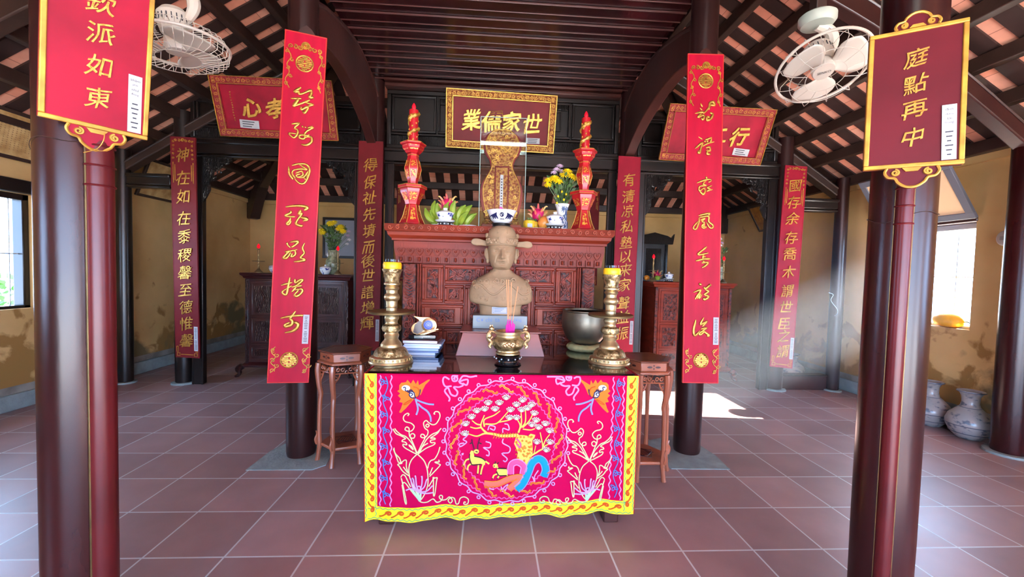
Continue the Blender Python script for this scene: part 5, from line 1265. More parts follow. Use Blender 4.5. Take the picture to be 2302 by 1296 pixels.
q.build('faint_lettering',mat('faded_blue_ink',C(96,124,176),.6),t,smooth=False,fix=False)
t = thing('bust','carved stone bust of a mandarin wearing a winged hat, on the grey box','statue',(.208,.985,TT+.2655))
def bustmesh():
    # one continuous skin: stem, robe, neck, face; z measured from the box top
    rows = [(0,.155,.075,0),(.03,.155,.075,0),(.06,.158,.078,0),(.078,.165,.082,0),(.088,.205,.095,-.004),(.096,.225,.105,-.006),(.11,.236,.112,-.008),(.14,.240,.118,-.01),(.18,.236,.122,-.01),(.215,.226,.12,-.006),(.245,.205,.112,-.001),(.268,.18,.10,.004),(.288,.145,.088,.008),(.305,.112,.08,.008),(.318,.090,.074,.006),(.332,.078,.068,.004),(.338,.068,.068,-.004),(.343,.062,.078,-.012),(.352,.068,.092,-.014),(.362,.075,.098,-.012)]
    hd = [(.378,.084,.104,-.010),(.395,.090,.107,-.008),(.412,.0945,.109,-.006),(.43,.098,.110,-.005),(.448,.1005,.111,-.004),(.465,.102,.111,-.003),(.482,.103,.111,-.002),(.50,.102,.110,-.001),(.515,.101,.109,0),(.53,.10,.108,0),(.545,.098,.106,0),(.555,.05,.05,0)]
    rows += hd
    # densify the face
    R = []
    for i in range(len(rows)-1):
        a,b = rows[i],rows[i+1]; k = 4 if a[0] > .33 else 2
        for j in range(k): R.append(tuple(a[n]+(b[n]-a[n])*j/k for n in range(4)))
    R.append(rows[-1]); N = 112; vs = []; fs = []
    g = lambda x,s_: math.exp(-(x/s_)**2)
    for (z,a,b,yo) in R:
        for k in range(N):
            th = 2*pi*k/N; sx_ = sin(th); cy_ = -cos(th)
            e_ = 2.0 if z > .33 else 2.5
            m_ = (abs(sx_)**e_+abs(cy_)**e_)**(-1/e_)
            x = a*sx_*m_; y = b*cy_*m_+yo
            if z > .335 and cy_ < 0:
                f_ = -cy_
                dy = 0
                dy -= .026*g(x,.011+.006*max(0,min(1,(.455-z)/.05)))*(1 if .425 < z < .475 else g(z-(.425 if z<.45 else .475),.012))*(.45+.55*max(0,min(1,(.475-z)/.05)))  # nose
                dy -= .007*(g(x-.015,.008)+g(x+.015,.008))*g(z-.427,.008)
                dy += .011*(g(x-.036,.019)+g(x+.036,.019))*g(z-.468,.013)
                dy -= .0085*(g(x-.036,.015)+g(x+.036,.015))*g(z-.466,.0075)
                dy += .003*(g(x-.036,.016)+g(x+.036,.016))*g(z-.466,.0018)
                dy -= .007*(g(x-.036,.024)+g(x+.036,.024))*g(z-(.492+.10*(.036-abs(x))*.3),.006)
                dy -= .006*(g(x-.058,.02)+g(x+.058,.02))*g(z-.44,.016)
                dy -= .0075*g(x,.030)*g(z-.400,.0052)+.0085*g(x,.024)*g(z-.388,.006)
                dy += .006*g(x,.034)*g(z-.3942,.0022)+.005*g(x,.02)*g(z-.376,.006)
                dy -= .010*g(x,.026)*g(z-.358,.012)
                dy += .004*(g(abs(x)-.036-.25*(.43-z),.005))*(1 if .39 < z < .435 else 0)
                dy -= .003*(g(abs(x)-.045-.25*(.43-z),.007))*(1 if .385 < z < .435 else 0)
                y += 1.7*dy*f_
            if .085 < z < .30 and cy_ < 0:   # hem dips at the front
                z2 = z-.03*g(x,.16)*g(z-.095,.035)
            else: z2 = z
            vs.append((x,y,z2))
    for i in range(len(R)-1):
        for k in range(N): a_ = i*N+k; b_ = i*N+(k+1)%N; fs.append((a_,b_,b_+N,a_+N))
    fs.append(tuple(range(N-1,-1,-1))); fs.append(tuple((len(R)-1)*N+k for k in range(N)))
    q = MB().add(vs,fs)
    for s_ in (-1,1):
        q.ell((s_*.110,.008,.452),(.020,.026,.046),16,12,Euler((0,s_*.12,0)).to_matrix())
        q.ell((s_*.104,.004,.404),(.013,.016,.022),12,8)
        q.tube([(s_*.124,-.006+.020*cos(k),.455+.032*sin(k)) for k in [j*.4-.8 for j in range(12)]],.0045,6)
    return q
bo = bustmesh().build('head_and_shoulders','stone',t,ang=75)
FR = [(.343,.062,.078,-.012),(.362,.075,.098,-.012),(.378,.084,.104,-.010),(.395,.090,.107,-.008),(.412,.0945,.109,-.006),(.43,.098,.110,-.005),(.448,.1005,.111,-.004),(.465,.102,.111,-.003),(.50,.102,.110,-.001),(.53,.10,.108,0)]
def face(x,z,o=0):
    for i in range(len(FR)-1):
        if FR[i][0] <= z <= FR[i+1][0]:
            u = (z-FR[i][0])/(FR[i+1][0]-FR[i][0]); a,b,yo = [FR[i][n]+(FR[i+1][n]-FR[i][n])*u for n in (1,2,3)]
            c_ = sqrt(max(0,1-(x/a)**2)); g = lambda v,s_: math.exp(-(v/s_)**2)
            dy = .011*(g(abs(x)-.036,.019))*g(z-.468,.013)-.0085*g(abs(x)-.036,.015)*g(z-.466,.0075)-.0075*g(x,.03)*g(z-.4,.0052)-.0085*g(x,.024)*g(z-.388,.006)-.010*g(x,.026)*g(z-.358,.012)-.007*g(abs(x)-.036,.024)*g(z-(.492+.03*(.036-abs(x))),.006)
            return (x, -b*c_+yo+1.7*dy*c_-.001-o, z)
q = MB()
for s_ in (-1,1):
    for P,r_ in (([(.014,.494),(.03,.502),(.05,.499),(.064,.488)],.0034),([(.018,.464),(.028,.473),(.042,.474),(.056,.464)],.0022),([(.018,.463),(.03,.458),(.044,.458),(.056,.463)],.002),([(.020,.434),(.030,.42),(.036,.405),(.034,.39)],.0018),([(.002,.3955),(.014,.397),(.027,.393)],.0016),([(.020,.449),(.034,.446),(.05,.45)],.0013),([(.012,.376),(.022,.379),(.03,.386)],.0015)):
        q.tube(cat_rom([face(s_*x,z) for x,z in P],4),r_,6)
q.ell(face(-.037,.4655,-.004),(.008,.006,.006),10,8).ell(face(.037,.4655,-.004),(.008,.006,.006),10,8)
q.build('facial_features','stone',t)
# robe relief carved as raised dragon scrolls on the chest
q = MB(); rnd = random.Random(21)
def chest(x,z):
    e_ = 2.5; a,b = (.238,.118) if z < .2 else (.238-(z-.2)*.75,.118-(z-.2)*.25)
    u = max(-.985,min(.985,x/a)); return -b*(1-abs(u)**e_)**(1/e_)-.008
for k in range(64):
    x = (rnd.random()*2-1)*.205; z = .115+.145*rnd.random(); r0 = .012+.014*rnd.random(); a0 = rnd.random()*6; s_ = rnd.choice((-1,1)); P = []
    for i in range(12):
        u = i/11; rr = r0*(1-.75*u); an = a0+s_*u*5.5; xx, zz = x+rr*cos(an), z+rr*sin(an); P.append((xx,chest(xx,zz)+.001,zz))
    q.tube(P,.0058,5)
q.tube(cat_rom([(x,chest(x,.19+.035*sin(x*28))-.001,.19+.035*sin(x*28)) for x in [-.20+.4*i/20 for i in range(21)]],2),.009,6)
q.build('robe_relief','stone',t)
h = MB()
h.lathe([(.107,.512),(.112,.515),(.113,.55),(.110,.575),(.108,.58),(.106,.60),(.096,.63),(.075,.652),(.045,.664),(0,.668)],48,sy=1.07)
ho = h.build('mandarin_hat','stone',t)
q = MB()
for i in range(26):
    a = pi+pi*(i+.5)/26; x,y = .113*cos(a),.113*1.07*sin(a); q.ell((x,y,.545+.012*sin(i*1.9)),(.011,.007,.012),8,6)
q.lathe([(.030,0),(.030,.012),(.018,.016),(0,.016)],20,mtx=Matrix.Translation((0,-.116,.555)) @ Matrix.Rotation(pi/2,4,'X'))
q.tube([(.115*cos(pi+pi*i/24),.115*1.07*sin(pi+pi*i/24),.520) for i in range(25)],.005,6); q.tube([(.112*cos(pi+pi*i/24),.112*1.07*sin(pi+pi*i/24),.582-.012*sin(pi*i/24)) for i in range(25)],.0055,6)
q.tube(cat_rom([(-.035,-.105,.60),(-.034,-.098,.625),(0,-.088,.638),(.034,-.098,.625),(.035,-.105,.60)],4),.006,6)
for s_ in (-1,1): q.ell((s_*.112,-.02,.588),(.016,.022,.020),10,8)
q.build('hat_relief','stone',ho)
for s_ in (-1,1):
    pr = cat_rom([(0,0,-.016),(.05,0,-.02),(.10,0,-.026),(.128,0,-.012),(.122,0,.016),(.09,0,.028),(.05,0,.024),(0,0,.016)],3,True)
    o = MB().prism([(s_*p.x,p.z) for p in pr],-.012,.012,'xz').build('hat_wing','stone',t,bevel=.006,loc=(s_*.105,.03,.530)); o.rotation_euler = (0,0,s_*-.12)
    if s_ < 0: o.rotation_euler = (0,.12,.12)
p = MB().bx(-.06,.06,-.0015,0,-.025,.025).build('paper_label','paper',t,smooth=False,loc=(-.005,-.0795,.035))
q = MB().frame(-.052,.052,-.02,.02,.002,-.0022,-.0015)
for i in range(3): q.bx(-.042,.03-.012*i,-.0022,-.0015,.010-.010*i,.013-.010*i)
q.build('printed_lines',mat('blue_print',C(60,110,160),.7),p,smooth=False)
# incense burner
t = thing('burner_stand','glossy black waisted stand under the brass incense burner','stand',(.248,.47,TT))
MB().lathe([(.082,0),(.086,.006),(.08,.014),(.068,.022),(.066,.03),(.080,.04),(.084,.05),(.078,.06),(.062,.066)],40).build('stand_body','blackbase',t)
q = MB()
for k in range(12): a = k*pi/6; q.ell((.085*cos(a),.085*sin(a),.045),(.005,.005,.005),8,6)
q.build('studs','iron',t)
t = thing('incense_burner','brass incense burner with two beast handles in the centre of the table','incense burner',(.248,.47,TT+.066))
MB().lathe([(.058,0),(.078,.004),(.078,.012),(.068,.018),(.066,.026)],44).build('foot','brass',t)
MB().lathe([(.066,.026),(.085,.036),(.102,.058),(.105,.072),(.098,.092),(.085,.104)],44).build('belly','brass_eng',t)
MB().lathe([(.085,.104),(.077,.112),(.077,.124),(.086,.13),(.088,.146),(.08,.146),(.072,.128),(0,.122)],44).build('neck_and_rim','brass',t)
q = MB()
for k in range(5):
    a = -pi/2+(k-2)*.12; q.ell((.106*cos(a),.106*sin(a),.068+.006*(2-abs(k-2))),(.010,.004,.013),8,6,Euler((0,(k-2)*.3,0)).to_matrix())
q.build('lotus_boss','awardgold',t)
for s_ in (-1,1):
    q = MB(); q.tube(cat_rom([(s_*.088,0,.135),(s_*.112,0,.142),(s_*.128,0,.118),(s_*.124,0,.09),(s_*.110,0,.072),(s_*.118,-.008,.052),(s_*.108,-.012,.04)],4),[.008+.006*sin(pi*i/24) for i in range(25)],8)
    q.ell((s_*.108,-.004,.16),(.015,.014,.016),10,8); q.ell((s_*.097,-.006,.158),(.009,.008,.007),8,6); q.ell((s_*.115,0,.176),(.006,.004,.009),8,6); q.ell((s_*.103,.004,.177),(.005,.004,.008),8,6)
    q.tube([(s_*.128,-.01,.105),(s_*.112,-.016,.098),(s_*.10,-.014,.112)],.006,6); q.ell((s_*.118,.0,.115),(.014,.014,.02),10,8)
    q.build('beast_handle','brass',t)
MB().lathe([(.070,.124),(.04,.134),(0,.136)],24).build('ash','concrete',t)
sticks = [(1129,612,1137,718),(1133,612,1140,716),(1141,622,1146,720),(1157,632,1147,724)]
for i,(x0,x1,zt,lb) in enumerate([(-.002,-.020,.41,'tall incense stick, leftmost of the four in the brass burner'),(.004,-.008,.412,'tall incense stick, second from the left in the brass burner'),(.012,.010,.395,'tall incense stick, third from the left in the brass burner'),(.015,.052,.37,'tall incense stick leaning right in the brass burner')]):
    s_ = thing('incense_stick',lb,'incense',(.248+x0,.462,TT+.066+.13))
    MB().tube([(0,0,0),((x1-x0)*.25,0,zt*.22)],.0022,6).build('magenta_foot','pinkstub',s_)
    MB().tube([((x1-x0)*.25,0,zt*.22),(x1-x0,0,zt-.07)],.0034,6).build('stick','incense',s_)
for i in range(11):
    q = MB().tube([(0,0,0),(.003*sin(i*2.1),.003*cos(i),.06+.025*((i*5)%7)/6)],.0032,6).build('incense_stub','pinkstub',None,loc=(.232+.005*i,.462+.012*((i*3)%3-1),TT+.066+.128))
    tag(q,'burnt down magenta incense stub in the brass burner','incense','incense stubs in the brass burner')
# singing bowl on its cushion
t = thing('ring_cushion','olive green padded ring cushion under the bronze bowl','cushion',(.862,.985,TT))
prof = [(.075+.055*0+.05*cos(a),.027+.027*sin(a)) for a in [2*pi*i/16 for i in range(17)]]
q = MB(); N = 60
vs = []; 
for i in range(N):
    a = 2*pi*i/N; rip = 1+.05*sin(i*pi/2)
    for k in range(14): b = 2*pi*k/14; rr = .095+.042*cos(b)*rip; vs.append((rr*cos(a),rr*sin(a),.027+.027*sin(b)*rip))
q.add(vs,[(i*14+k,((i+1)%N)*14+k,((i+1)%N)*14+(k+1)%14,i*14+(k+1)%14) for i in range(N) for k in range(14)]).build('cushion_ring','cush',t)
t = thing('bronze_bowl','large dark bronze singing bowl at the right of the table','bowl',(.862,.985,TT+.046))
MB().lathe([(0,.0),(.07,.003),(.12,.03),(.155,.075),(.174,.13),(.18,.18),(.176,.225),(.172,.252),(.163,.25),(.168,.18),(.15,.09),(.1,.03),(0,.02)],64).build('bowl_body','bronze',t,ang=50)
MB().lathe([(.172,.25),(.177,.258),(.174,.265),(.168,.266),(.164,.258),(.164,.25)],64).build('rim','bronze',t,ang=60)
# ------------------------------------------------------------------ hexagonal stools
def stool(label,x,y,rot,H):
    t = thing('hexagonal_stool',label,'stool',(x,y,0),rz=rot)
    hx = lambda prof,nm,m,**k: MB().lathe(prof,6).build(nm,m,t,ang=20,bevel=.004,**k)
    R_ = .196
    hx([(R_*1.0,H-.014),(R_*1.03,H-.008),(R_*1.0,H),(R_*.8,H),(R_*.79,H-.002)],'top_board','stool_top')
    fr = hx([(R_*.95,H-.075),(R_*.95,H-.014)],'frieze','stool')
    q = MB(); q2 = MB(); q3 = MB()
    for k in range(6):
        a = k*pi/3+pi/6; n = Vector((cos(a),sin(a),0)); tt = Vector((-sin(a),cos(a),0)); ap = R_*.95*cos(pi/6)+.001
        c = n*ap+Vector((0,0,H-.045))
        for s_ in (-1,1): q.add([tuple(c+tt*(s_*(.012+.022*(1-cos(j*pi/4))))*.9+Vector((0,0,.008*sin(j*pi/4)))+n*.0012) for j in range(8)],[tuple(range(8))])
        for s_ in (-1,1): q.add([tuple(c+tt*(.005*sin(j*pi/4))+Vector((0,0,s_*(.004+.007*(1-cos(j*pi/4)))))+n*.0012) for j in range(8)],[tuple(range(8))])
        # pierced apron: frame strips plus scroll brackets
        ap2 = R_*.93*cos(pi/6); half = R_*.93*.5
        def P(s_,z): return tuple(n*ap2+tt*s_+Vector((0,0,z)))
        def bar(s0,z0,s1,z1,w_): q2.tube([P(s0,z0),P(s1,z1)],w_,6)
        top = H-.105
        bar(-half,top-.055,half,top-.055,.005)
        for s_ in (-1,1):
            for j in range(2): c0 = s_*half*(.30+.36*j); q2.tube([P(c0+.014*cos(i*.8)*(1-.06*i),top-.028+.016*sin(i*.8)*(1-.06*i)) for i in range(9)],.0042,6)
            q2.tube([P(s_*half*.98,top-.16),P(s_*half*.86,top-.12),P(s_*half*.62,top-.09),P(s_*half*.5,top-.06)],.0055,6)
            q2.tube([P(s_*half*.84+.012*cos(i*.8),top-.088+.012*sin(i*.8)) for i in range(8)],.0038,6)
        q2.tube([P(.012*cos(i*pi/5),top-.052+.018*sin(i*pi/5)) for i in range(6)],.0042,6)
    q.build('flower_cutout','cab_dark',fr,smooth=False,fix=False)
    hx([(R_*.96,H-.10),(R_*1.05,H-.095),(R_*1.06,H-.085),(R_*.98,H-.075)],'moulded_collar','stool')
    q2.build('pierced_apron','stool',t)
    for k in range(6):
        a = k*pi/3; d_ = Vector((cos(a),sin(a),0))
        zs = [(H-.10,1.0,.021),(H-.16,1.02,.022),(H-.28,.96,.019),(H-.34,.90,.017),(H-.40,.93,.016),(.30,.95,.015),(.20,.95,.016),(.15,.94,.019),(.10,.94,.017)]
        pts = cat_rom([tuple(d_*(R_*r_)+Vector((0,0,z))) for z,r_,w_ in zs],3); n = len(pts)
        rs = []
        for i in range(n):
            f_ = i/(n-1)*(len(zs)-1); j = min(int(f_),len(zs)-2); rs.append(zs[j][2]+(zs[j+1][2]-zs[j][2])*(f_-j))
        l = MB().tube(pts,rs,8).build('leg','stool',t)
        MB().tube(cat_rom([tuple(d_*(R_*1.02)+Vector((0,0,.13))),tuple(d_*(R_*1.08)+Vector((0,0,.17))),tuple(d_*(R_*1.03)+Vector((0,0,.205))),tuple(d_*(R_*1.07)+Vector((0,0,.235)))],4),[.012,.013,.013,.012,.012,.011,.010,.009,.008,.007,.006,.005,.004],6).build('leg_scroll','stool',l)
        MB().tube([tuple(d_*(R_*.95)+Vector((0,0,.10))),tuple(d_*(R_*.98)+Vector((0,0,.05))),tuple(d_*(R_*1.02)+Vector((0,0,.0)))],[.017,.015,.019],8).build('foot','stool',l)
    sh = hx([(R_*.90,.115),(R_*.94,.12),(R_*.94,.135),(R_*.9,.14)],'lower_shelf','stool')
    q = MB()
    for i in range(3): q.tube([(.06*(1+.3*i)*cos(k*pi/2+pi/4+.35*i),.06*(1+.3*i)*sin(k*pi/2+pi/4+.35*i),.1405) for k in range(5)],.003,5)
    for i in range(-3,4): q.tube([(-.05,.018*i,.1405),(.05,.018*i+.02,.1405)],.003,5)
    q.build('shelf_fretwork','cab_dark',sh)
    return t
stool('reddish hexagonal stool at the left side of the embroidered cloth',-.99,1.147,radians(-99),.86)
stool('reddish hexagonal stool at the right side of the embroidered cloth',1.315,.905,radians(-60),.878)

# ------------------------------------------------------------------ side cabinets in the rear bays
def side_cab(label,x0,x1,y,H,m,mc,wing):
    t = thing('side_cabinet',label,'cabinet',((x0+x1)/2,y,0)); W = x1-x0
    MB().bx(-W/2+.06,W/2-.06,.02,.55,.16,H-.06).build('carcass',m,t,bevel=.006)
    q = mould(MB(),W/2-.06,.02,[(0,H-.08),(.02,H-.07),(.03,H-.045),(.05,H-.03),(.055,H-.01),(.05,H)]); q.add([(-W/2-.0,-.035,H),(W/2,-.035,H),(W/2,.6,H),(-W/2,.6,H)],[(0,1,2,3)])
    q.build('cornice',m,t,ang=30)
    q = mould(MB(),W/2-.06,.02,[(.05,.12),(.055,.15),(.02,.165),(0,.18)]); q.build('base_moulding',m,t,ang=30)
    for s_ in (-1,1):
        pts = [(s_*(W/2-.05),-.03,.14),(s_*(W/2+.0),-.05,.10),(s_*(W/2-.03),-.06,.05),(s_*(W/2+.01),-.08,.0)]
        MB().tube(cat_rom(pts,4),[.04,.042,.043,.042,.04,.036,.032,.028,.024,.022,.022,.024,.03],8).build('scroll_foot',mc,t)
        MB().bx(s_*(W/2-.06),s_*(W/2-.10),-.0,.03,.16,H-.08).build('corner_post',mc,t,bevel=.008)
    n = wing; cw = (W-.22)/n
    for i in range(n):
        a = -W/2+.11+i*cw
        d_ = MB().bx(a+.006,a+cw-.006,.005,.03,.19,H-.10).build('door',m,t,bevel=.004)
        zs = [.22,.42,.80,H-.12] if H > 1.2 else [.22,.6,H-.12]
        for j in range(len(zs)-1):
            o = MB().frame(a+.03,a+cw-.03,zs[j]+.01,zs[j+1]-.01,.02,-.006,.012).build('panel_frame',m,d_,bevel=.005)
            q = MB().bx(a+.075,a+cw-.075,-.002,.008,zs[j]+.055,zs[j+1]-.055); rnd = random.Random(i*7+j)
            for k in range(12): curl(q,a+.09+(cw-.18)*rnd.random(),zs[j]+.07+(zs[j+1]-zs[j]-.14)*rnd.random(),.022,rnd.random()*6,rnd.choice((-1,1)),1.1,.006,-.003)
            q.build('carved_field',mc,d_)
    return t
side_cab('dark rosewood side cabinet in the left rear bay behind the red couplet board',-3.22,-1.74,3.58,1.395,'cab_dark','cab_dark_carve',3)
side_cab('reddish carved side cabinet in the right rear bay behind the red couplet board',2.46,3.72,3.66,1.41,'cabinet','cab_carve',3)
def cupboard(label,x0,x1,y,H,kx):
    t = thing('cupboard',label,'cupboard',((x0+x1)/2,y,0)); W = x1-x0
    MB().bx(-W/2,W/2,0,.5,.03,H-.03).build('carcass','cab_dark',t,bevel=.006); MB().bx(-W/2-.02,W/2+.02,-.03,.52,H-.03,H).build('top_board','cab_dark',t,bevel=.006)
    d_ = MB().bx(-W/2+.03,W/2-.03,-.015,0,.08,H-.07).build('door','cab_dark',t,bevel=.004)
    MB().frame(-W/2+.06,W/2-.06,.12,H-.12,.018,-.024,-.012).build('door_moulding','cab_dark',d_,bevel=.005)
    MB().ell((kx,-.03,.95),(.016,.018,.022),12,8).build('knob','candle_y' if False else 'awardgold',d_)
    return t
cupboard('plain dark cupboard with a small knob between the altar and the left side cabinet',-1.72,-1.40,4.0,1.36,-.02)
cupboard('plain dark cupboard with a small knob between the altar and the right side cabinet',2.0,2.44,4.0,1.45,.15)
def small_candle(x,y,z,label,dish=True,sc=1.0):
    t = thing('candlestick',label,'candlestick',(x,y,z))
    prof = [(.05,0),(.052,.012),(.034,.03),(.02,.05),(.012,.06)]
    MB().lathe(prof,24).build('foot','brass',t)
    pr = [(.012,.055)]
    for i in range(14): z0 = .065+.0185*i; pr += [(.010,z0),(.0155,z0+.007),(.010,z0+.0135)]
    MB().lathe([(r_,z_*sc) for r_,z_ in pr]+[(.017,.335*sc)],16).build('ringed_stem','brass',t)
    if dish: MB().lathe([(.012,.155),(.075,.157),(.077,.163),(.012,.165)],28).build('drip_dish','brass_dull',t)
    MB().lathe([(.010,0),(.021,.018),(.018,.04),(.003,.066)],14).build('flame_bulb','bulb',t,loc=(0,0,.335*sc))
    return t
small_candle(-3.07,3.74,1.395,'slim brass candlestick with red bulb at the left end of the dark side cabinet')
small_candle(-1.99,3.72,1.395,'slim brass candlestick with red bulb in front of the celadon vase')
small_candle(2.53,3.80,1.41,'slim brass candlestick with red bulb at the left end of the reddish side cabinet')
small_candle(3.60,3.80,1.41,'slim brass candlestick with red bulb at the right end of the reddish side cabinet')
def jar(x,y,z,label):
    t = thing('covered_jar',label,'jar',(x,y,z))
    MB().lathe([(.04,0),(.045,.006),(.07,.04),(.078,.07),(.072,.085),(.076,.088)],28).build('jar_body','bluepat',t)
    l = MB().lathe([(.08,.088),(.07,.10),(.03,.112),(.012,.115)],28).build('lid','porc',t); MB().ell((0,0,.125),(.016,.016,.014),12,8).build('lid_knob','porc',l)
jar(-2.86,3.76,1.395,'blue and white lidded jar on the dark side cabinet, left of the red couplet board')
jar(-2.16,3.73,1.395,'blue and white lidded jar on the dark side cabinet, left of the celadon vase')
vz = vase('celadon_vase','celadon crackled vase with small ears on the dark side cabinet',[(.06,0),(.066,.01),(.088,.07),(.10,.15),(.096,.20),(.075,.24),(.062,.27),(.066,.32),(.078,.345),(.073,.345),(.06,.3),(0,.26)],-2.13,3.92,1.395,'celadon')
for s_ in (-1,1): MB().tube([(s_*(.064+.02*sin(k*pi/5)),0,.25+.012*k) for k in range(6)],.010,6).build('ear_handle','porc',vz)
bl = [(-.15,-.06,.33,.062,'yellow'),(-.11,-.08,.30,.055,'yellow'),(-.03,-.05,.44,.06,'yellow'),(.03,-.06,.45,.06,'yellow'),(.0,-.09,.42,.05,'yellow'),(.13,-.08,.39,.065,'yellow'),(.16,-.07,.33,.06,'yellow'),(.11,-.1,.36,.05,'yellow'),(.21,-.02,.28,.032,'lilac'),(.23,-.02,.22,.032,'whitep'),(.2,-.02,.16,.03,'whitep'),(.22,.0,.34,.03,'lilac')]
bouquet('yellow chrysanthemum bouquet in the celadon vase in the left rear bay',-2.13,3.92,1.395+.28,bl,[],420,.19,.46,15)
cup(2.76,3.78,1.41,'blue and white covered cup on the reddish side cabinet, right of the green apple','black stand under the covered cup on the reddish side cabinet',.95)
cup(3.37,3.80,1.41,'blue and white covered cup on the reddish side cabinet, beside the red couplet board','black stand under the right hand covered cup on the reddish side cabinet',.95)
plate('plate','plate of fruit beside the left candlestick on the reddish side cabinet',2.62,3.95,1.41,.12)
t = thing('apple','green apple beside the candlestick on the reddish side cabinet','fruit',(2.64,3.90,1.42)); MB().lathe([(0,.008),(.02,0),(.042,.03),(.044,.05),(.03,.074),(.01,.07),(0,.064)],20).build('skin',mat('apple_skin',C(140,170,60),.3,var=.15,vscale=8),t); MB().tube([(0,0,.062),(.004,0,.084)],.003,5).build('stalk','beam',t)
t = thing('orange','orange fruit left of the candlestick on the reddish side cabinet','fruit',(2.50,3.96,1.42)); MB().ell((0,0,.04),(.042,.042,.04),18,12).build('skin',mat('orange_skin',C(226,140,40),.4),t); MB().ell((0,0,.08),(.006,.006,.004),8,6).build('stalk','stem',t)
pitaya(2.68,4.02,1.43,'pink dragon fruit behind the green apple on the reddish side cabinet',5)
bouquet('small white blossoms in the slender grey vase on the reddish side cabinet',3.66,3.98,1.62,[(-.08,-.02,.42,.035,'whitep'),(-.05,-.03,.46,.035,'whitep'),(-.03,-.02,.36,.03,'whitep'),(-.06,-.02,.32,.028,'whitep'),(-.01,-.02,.40,.03,'lilac')],[],60,.10,.36,33)
vase('flower_vase','slender grey vase holding the white blossoms on the reddish side cabinet',[(.04,0),(.05,.05),(.052,.12),(.03,.2),(.036,.24),(.032,.24),(.028,.2),(0,.12)],3.66,3.98,1.41,'celadon',24)
# dark shrine on the back wall
t = thing('shrine_cabinet','dark carved shrine cabinet with a scalloped crown against the back wall','shrine',(3.25,5.6,0))
MB().bx(-.33,.33,0,.5,0,1.45).build('lower_cabinet','cab_dark',t,bevel=.008); MB().bx(-.29,.29,.05,.5,1.45,2.2).build('upper_carcass','black',t,bevel=.006)
for s_ in (-1,1): MB().bx(s_*.29,s_*.25,-.0,.06,1.45,2.12).build('side_column','carved_black',t,bevel=.006)
MB().bx(-.12,.18,.035,.05,1.48,2.02).build('inner_door','carved_black',t,bevel=.006)
cr = [(-.36,2.1),(.36,2.1),(.39,2.30),(.33,2.22),(.25,2.26),(.12,2.29),(0,2.32),(-.12,2.29),(-.25,2.26),(-.33,2.22),(-.39,2.30)]
MB().prism(cr,-.06,.0,'xz').build('crown_board','carved_black',t,bevel=.005)
# picture behind the celadon vase
def framed(label,c,w_,h_,rot,mp,mf,fw=.04,lines=0,seed=1,name='framed_certificate',cat='picture'):
    t = thing(name,label,cat,c,rot=tuple(radians(a) for a in rot))
    MB().bx(-w_/2+fw*.5,w_/2-fw*.5,0,.012,-h_/2+fw*.5,h_/2-fw*.5).build('sheet',mp,t,smooth=False)
    MB().frame(-w_/2,w_/2,-h_/2,h_/2,fw,-.012,.02).build('frame',mf,t,bevel=.004)
    if lines:
        q = MB(); rnd = random.Random(seed)
        for i in range(lines):
            x = -w_/2+fw+.05+(w_-2*fw-.1)*i/max(1,lines-1); z = h_/2-fw-.05
            while z > -h_/2+fw+.05:
                q.bx(x-.005,x+.005,-.001,0,z-.006,z+.004*rnd.random()); z -= .02
        q.build('written_columns',mat('faded_ink',C(150,120,78),.8),t,smooth=False)
    return t
framed('framed aged certificate with columns of writing above the left barred window',(-4.46,1.93,2.68),.86,.46,(12,0,90),'cert','beam',.035,22,2)
framed('aged framed panel with a faded red character beyond the slim black pillar',(-4.44,3.95,2.62),.80,.52,(20,0,90),'cert_gold' if False else 'cert','beam',.035,0)
glyph('忠',0,0,.16,-.003,mat('faded_red',C(146,84,52),.7),bpy.data.objects['framed_certificate.001'],ex=.002,bev=0)
framed('large cream certificate in a wide grey frame leaning from the right wall above the window',(4.79,2.22,2.42),.98,.64,(33,0,-90),mat('cream_certificate',C(236,204,160),.7),'greyframe',.07,0,4)
q = MB(); rnd = random.Random(9)
for i in range(7): q.bx(-.28+.1*rnd.random(),.1+.2*rnd.random(),-.001,0,.16-.055*i,.164-.055*i)
q.build('written_lines','ink',bpy.data.objects['framed_certificate.002'],smooth=False)
framed('gilt picture in a dark frame leaning from the right wall of the rear bay',(4.85,4.62,2.55),.86,.50,(30,0,-90),'cert_gold','beam',.035)
framed('dark framed pale picture on the back wall behind the chrysanthemums',(-2.78,6.165,2.08),.78,.80,(0,0,0),mat('pale_picture',C(150,156,166),.3),'black',.05,name='framed_picture')
# ------------------------------------------------------------------ big jars by the right wall
JP0 = [(.115,0),(.13,.012),(.185,.06),(.222,.125),(.225,.165),(.20,.22),(.14,.27),(.095,.305),(.082,.345),(.085,.40),(.105,.435),(.13,.452),(.128,.46),(.10,.44),(.076,.40),(0,.36)]
def bigjar(label,x,y,s=1.0,z=0,k=1.0):
    JP = [(r_*k,z_) for r_,z_ in JP0]
    t = thing('porcelain_jar',label,'vase',(x,y,z)); MB().lathe([(r_*s,z_*s) for r_,z_ in JP],48).build('jar_body','bluegrey',t,ang=70)
    q = MB()
    for r_,z_ in ((.1,.30),(.226,.135),(.187,.06),(.131,.452)): q.tube([((r_*k*s+.001)*cos(i*pi/24),(r_*k*s+.001)*sin(i*pi/24),z_*s) for i in range(48)],.003,5,closed=True)
    q.build('blue_band',mat('slate_blue_glaze',C(70,80,100),.3),t)
    return t
bigjar('grey and blue porcelain jar on the floor next to the pillar at the right edge',4.795,1.545,k=.75)
bigjar('grey and blue porcelain jar partly hidden behind the right foreground pillar',4.79,1.90,k=.75)
bigjar('white and blue jar behind the low threshold, left one of the two',4.50,3.56,.82,.0)
bigjar('white and blue jar behind the low threshold, right one against the wall',4.79,3.88,.78,.0)
